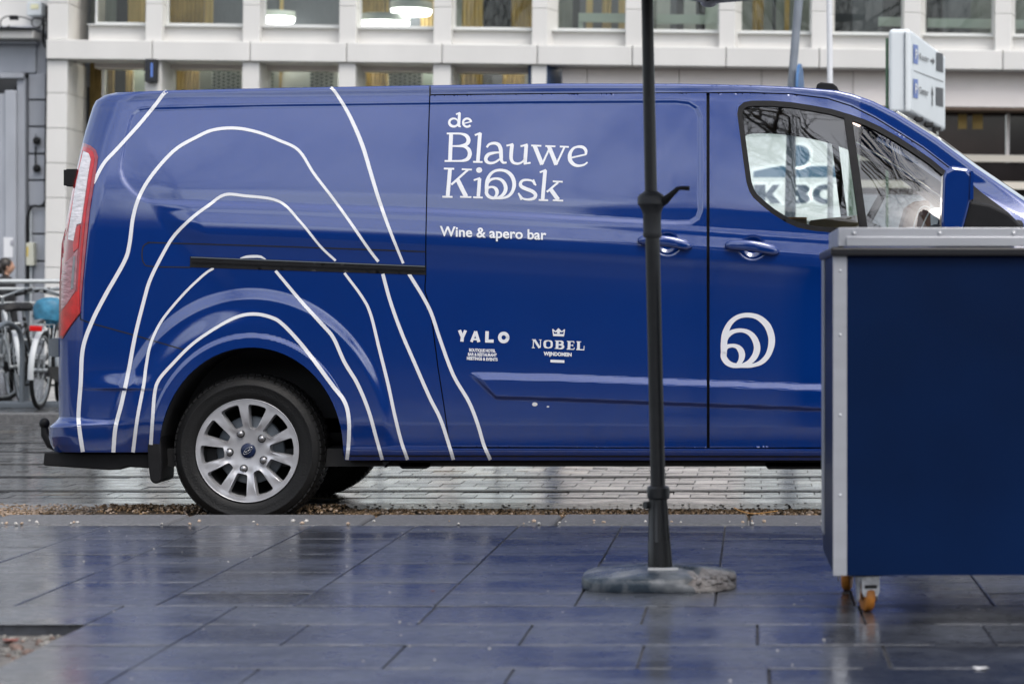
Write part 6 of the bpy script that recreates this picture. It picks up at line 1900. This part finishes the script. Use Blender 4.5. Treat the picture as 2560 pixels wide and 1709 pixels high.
# ------------------------------------------------------------------ small litter on the slabs
def leaf(px, py, z, s, m, label, name='dead_leaf', cat='leaf'):
    D = (EYE - z) * F / (py - CY); a = P(px, py, D); mb = MB()
    rr3 = random.Random(px); k = 7
    top = [(s * (1 + rr3.uniform(-.3, .3)) * math.cos(2*math.pi*i/k), s * .7 * (1 + rr3.uniform(-.3, .3)) * math.sin(2*math.pi*i/k), rr3.uniform(.001, s * .35)) for i in range(k)]
    mb.add([(a.x, D, z + s * .3)] + [(a.x + p[0], D + p[1], z + p[2]) for p in top], [(0, i + 1, (i + 1) % k + 1) for i in range(k)], 0, True)
    mb.add([(a.x, D, z)] + [(a.x + p[0] * .9, D + p[1] * .9, z + .0005) for p in top], [(0, (i + 1) % k + 1, i + 1) for i in range(k)], 0, True)
    tag(obj(name, mb, m), label, cat)
leaf(25, 1603, -.02, .028, M['leaf'], 'curled reddish dead leaf lying in the rubble patch')
leaf(559, 1480, 0, .010, M['bark'], 'tiny dark leaf scrap on the wet slabs below the rear wheel', 'leaf_scrap', 'leaf')
leaf(1083, 1477, 0, .009, M['leaf'], 'tiny pale brown leaf scrap on the slabs left of the parasol foot', 'leaf_scrap', 'leaf')
leaf(2448, 1672, 0, .020, M['pop'], 'white crumpled scrap on the slabs below the bar counter', 'paper_scrap', 'paper scrap')
leaf(2005, 1500, 0, .006, M['pop'], 'small pale crumb on the slabs left of the orange castor', 'crumb', 'crumb')
leaf(912, 1236, ROAD, .014, M['pop'], 'crumpled white scrap on the road behind the rear wheel', 'paper_scrap', 'paper scrap')
mb = MB(); mb.tube([P(x, y, 11.0) for x, y in spline([(1835, 1268), (1850, 1276), (1880, 1283), (1910, 1281), (1945, 1276)], 4)], .0022, 5)
tag(obj('straw', mb, M['cardlid']), 'pale dry straw lying along the kerb under the van door', 'straw')

# ------------------------------------------------------------------ the other side of the square, behind the viewer (mirrored in the paint and glass)
hx = -34.0
i = 0
for (w_, h_, m, nm) in ((9.5, 6.6, 'brick', 'dark brick'), (8, 7.6, 'brick2', 'grey plaster'), (11, 6.2, 'brick', 'low brown brick'), (9, 7.2, 'brick2', 'tall grey plaster'), (10, 6.4, 'brick', 'wide brick'), (9, 7.8, 'brick2', 'narrow plaster'), (10, 6.8, 'brick', 'last brick')):
    t = empty('terrace_house', (hx + w_ / 2, -27, 0), nm + ' terrace house across the square behind the viewer', 'building')
    mb = MB(); mb.box(hx, hx + w_ - .02, -35, -27, -.1, h_); obj('wall', mb, M[m], t)
    mb = MB(); mb.prism([(-35.2, h_), (-26.8, h_), (-31, h_ + 1.8)], 'x', hx, hx + w_ - .02); obj('roof', mb, M['slate'], t)
    for fl in range(int(h_ // 3.2)):
        for k in range(3):
            x = hx + w_ * (k + .5) / 3
            f = MB(); f.box(x - .55, x + .55, -27.0, -26.93, .9 + fl * 3.2, 2.9 + fl * 3.2); f = obj('window', f, M['wframe'], t)
            g = MB(); g.box(x - .5, x + .5, -26.929, -26.91, 1.0 + fl * 3.2, 2.8 + fl * 3.2); obj('pane', g, M['darkglass'], f)
    hx += w_
def tree(x, y, h, seed, label):
    r = random.Random(seed)
    t = empty('bare_tree', (x, y, 0), label, 'tree', 'bare trees behind the viewer')
    mb = MB(); br = MB()
    def grow_(p, d, l, rad, dep):
        pts = [p]; q = Vector(p); dd = Vector(d)
        for k in range(4):
            dd = (dd + Vector((r.uniform(-.16, .16), r.uniform(-.16, .16), r.uniform(-.05, .12)))).normalized()
            q = q + dd * l / 4; pts.append(q.copy())
        (mb if dep == 0 else br).tube(pts, [rad * (1 - .12 * k) for k in range(5)], 6 if dep < 2 else 4, caps=False)
        if dep >= (6 if y > -9.5 else 5): return
        n = 3 if dep < 4 else 3
        for k in range(n):
            s = pts[r.choice([2, 3, 4])] if dep else pts[r.choice([3, 4, 4])]
            nd = (dd + Vector((r.uniform(-.9, .9), r.uniform(-.9, .9), r.uniform(-.15, .55)))).normalized()
            grow_(s, nd, l * r.uniform(.6, .82), rad * .58, dep + 1)
    grow_(Vector((x, y, 0)), Vector((0, 0, 1)), h * .36, .17, 0)
    obj('trunk', mb, M['bark'], t, fix=False); obj('branches', br, M['bark'], t, fix=False)
tree(1.3, -7, 17, 4, 'bare winter tree on the square behind the viewer to the right')
tree(3.2, -8, 15, 8, 'second bare winter tree on the square behind the viewer')
tree(-8.5, -10, 15, 11, 'bare winter tree on the square behind the viewer to the left')
tree(10.3, -1.5, 15, 21, 'third bare winter tree on the square behind the viewer to the right')
tree(15.5, -6.5, 18, 33, 'bare winter tree furthest right on the square behind the viewer')
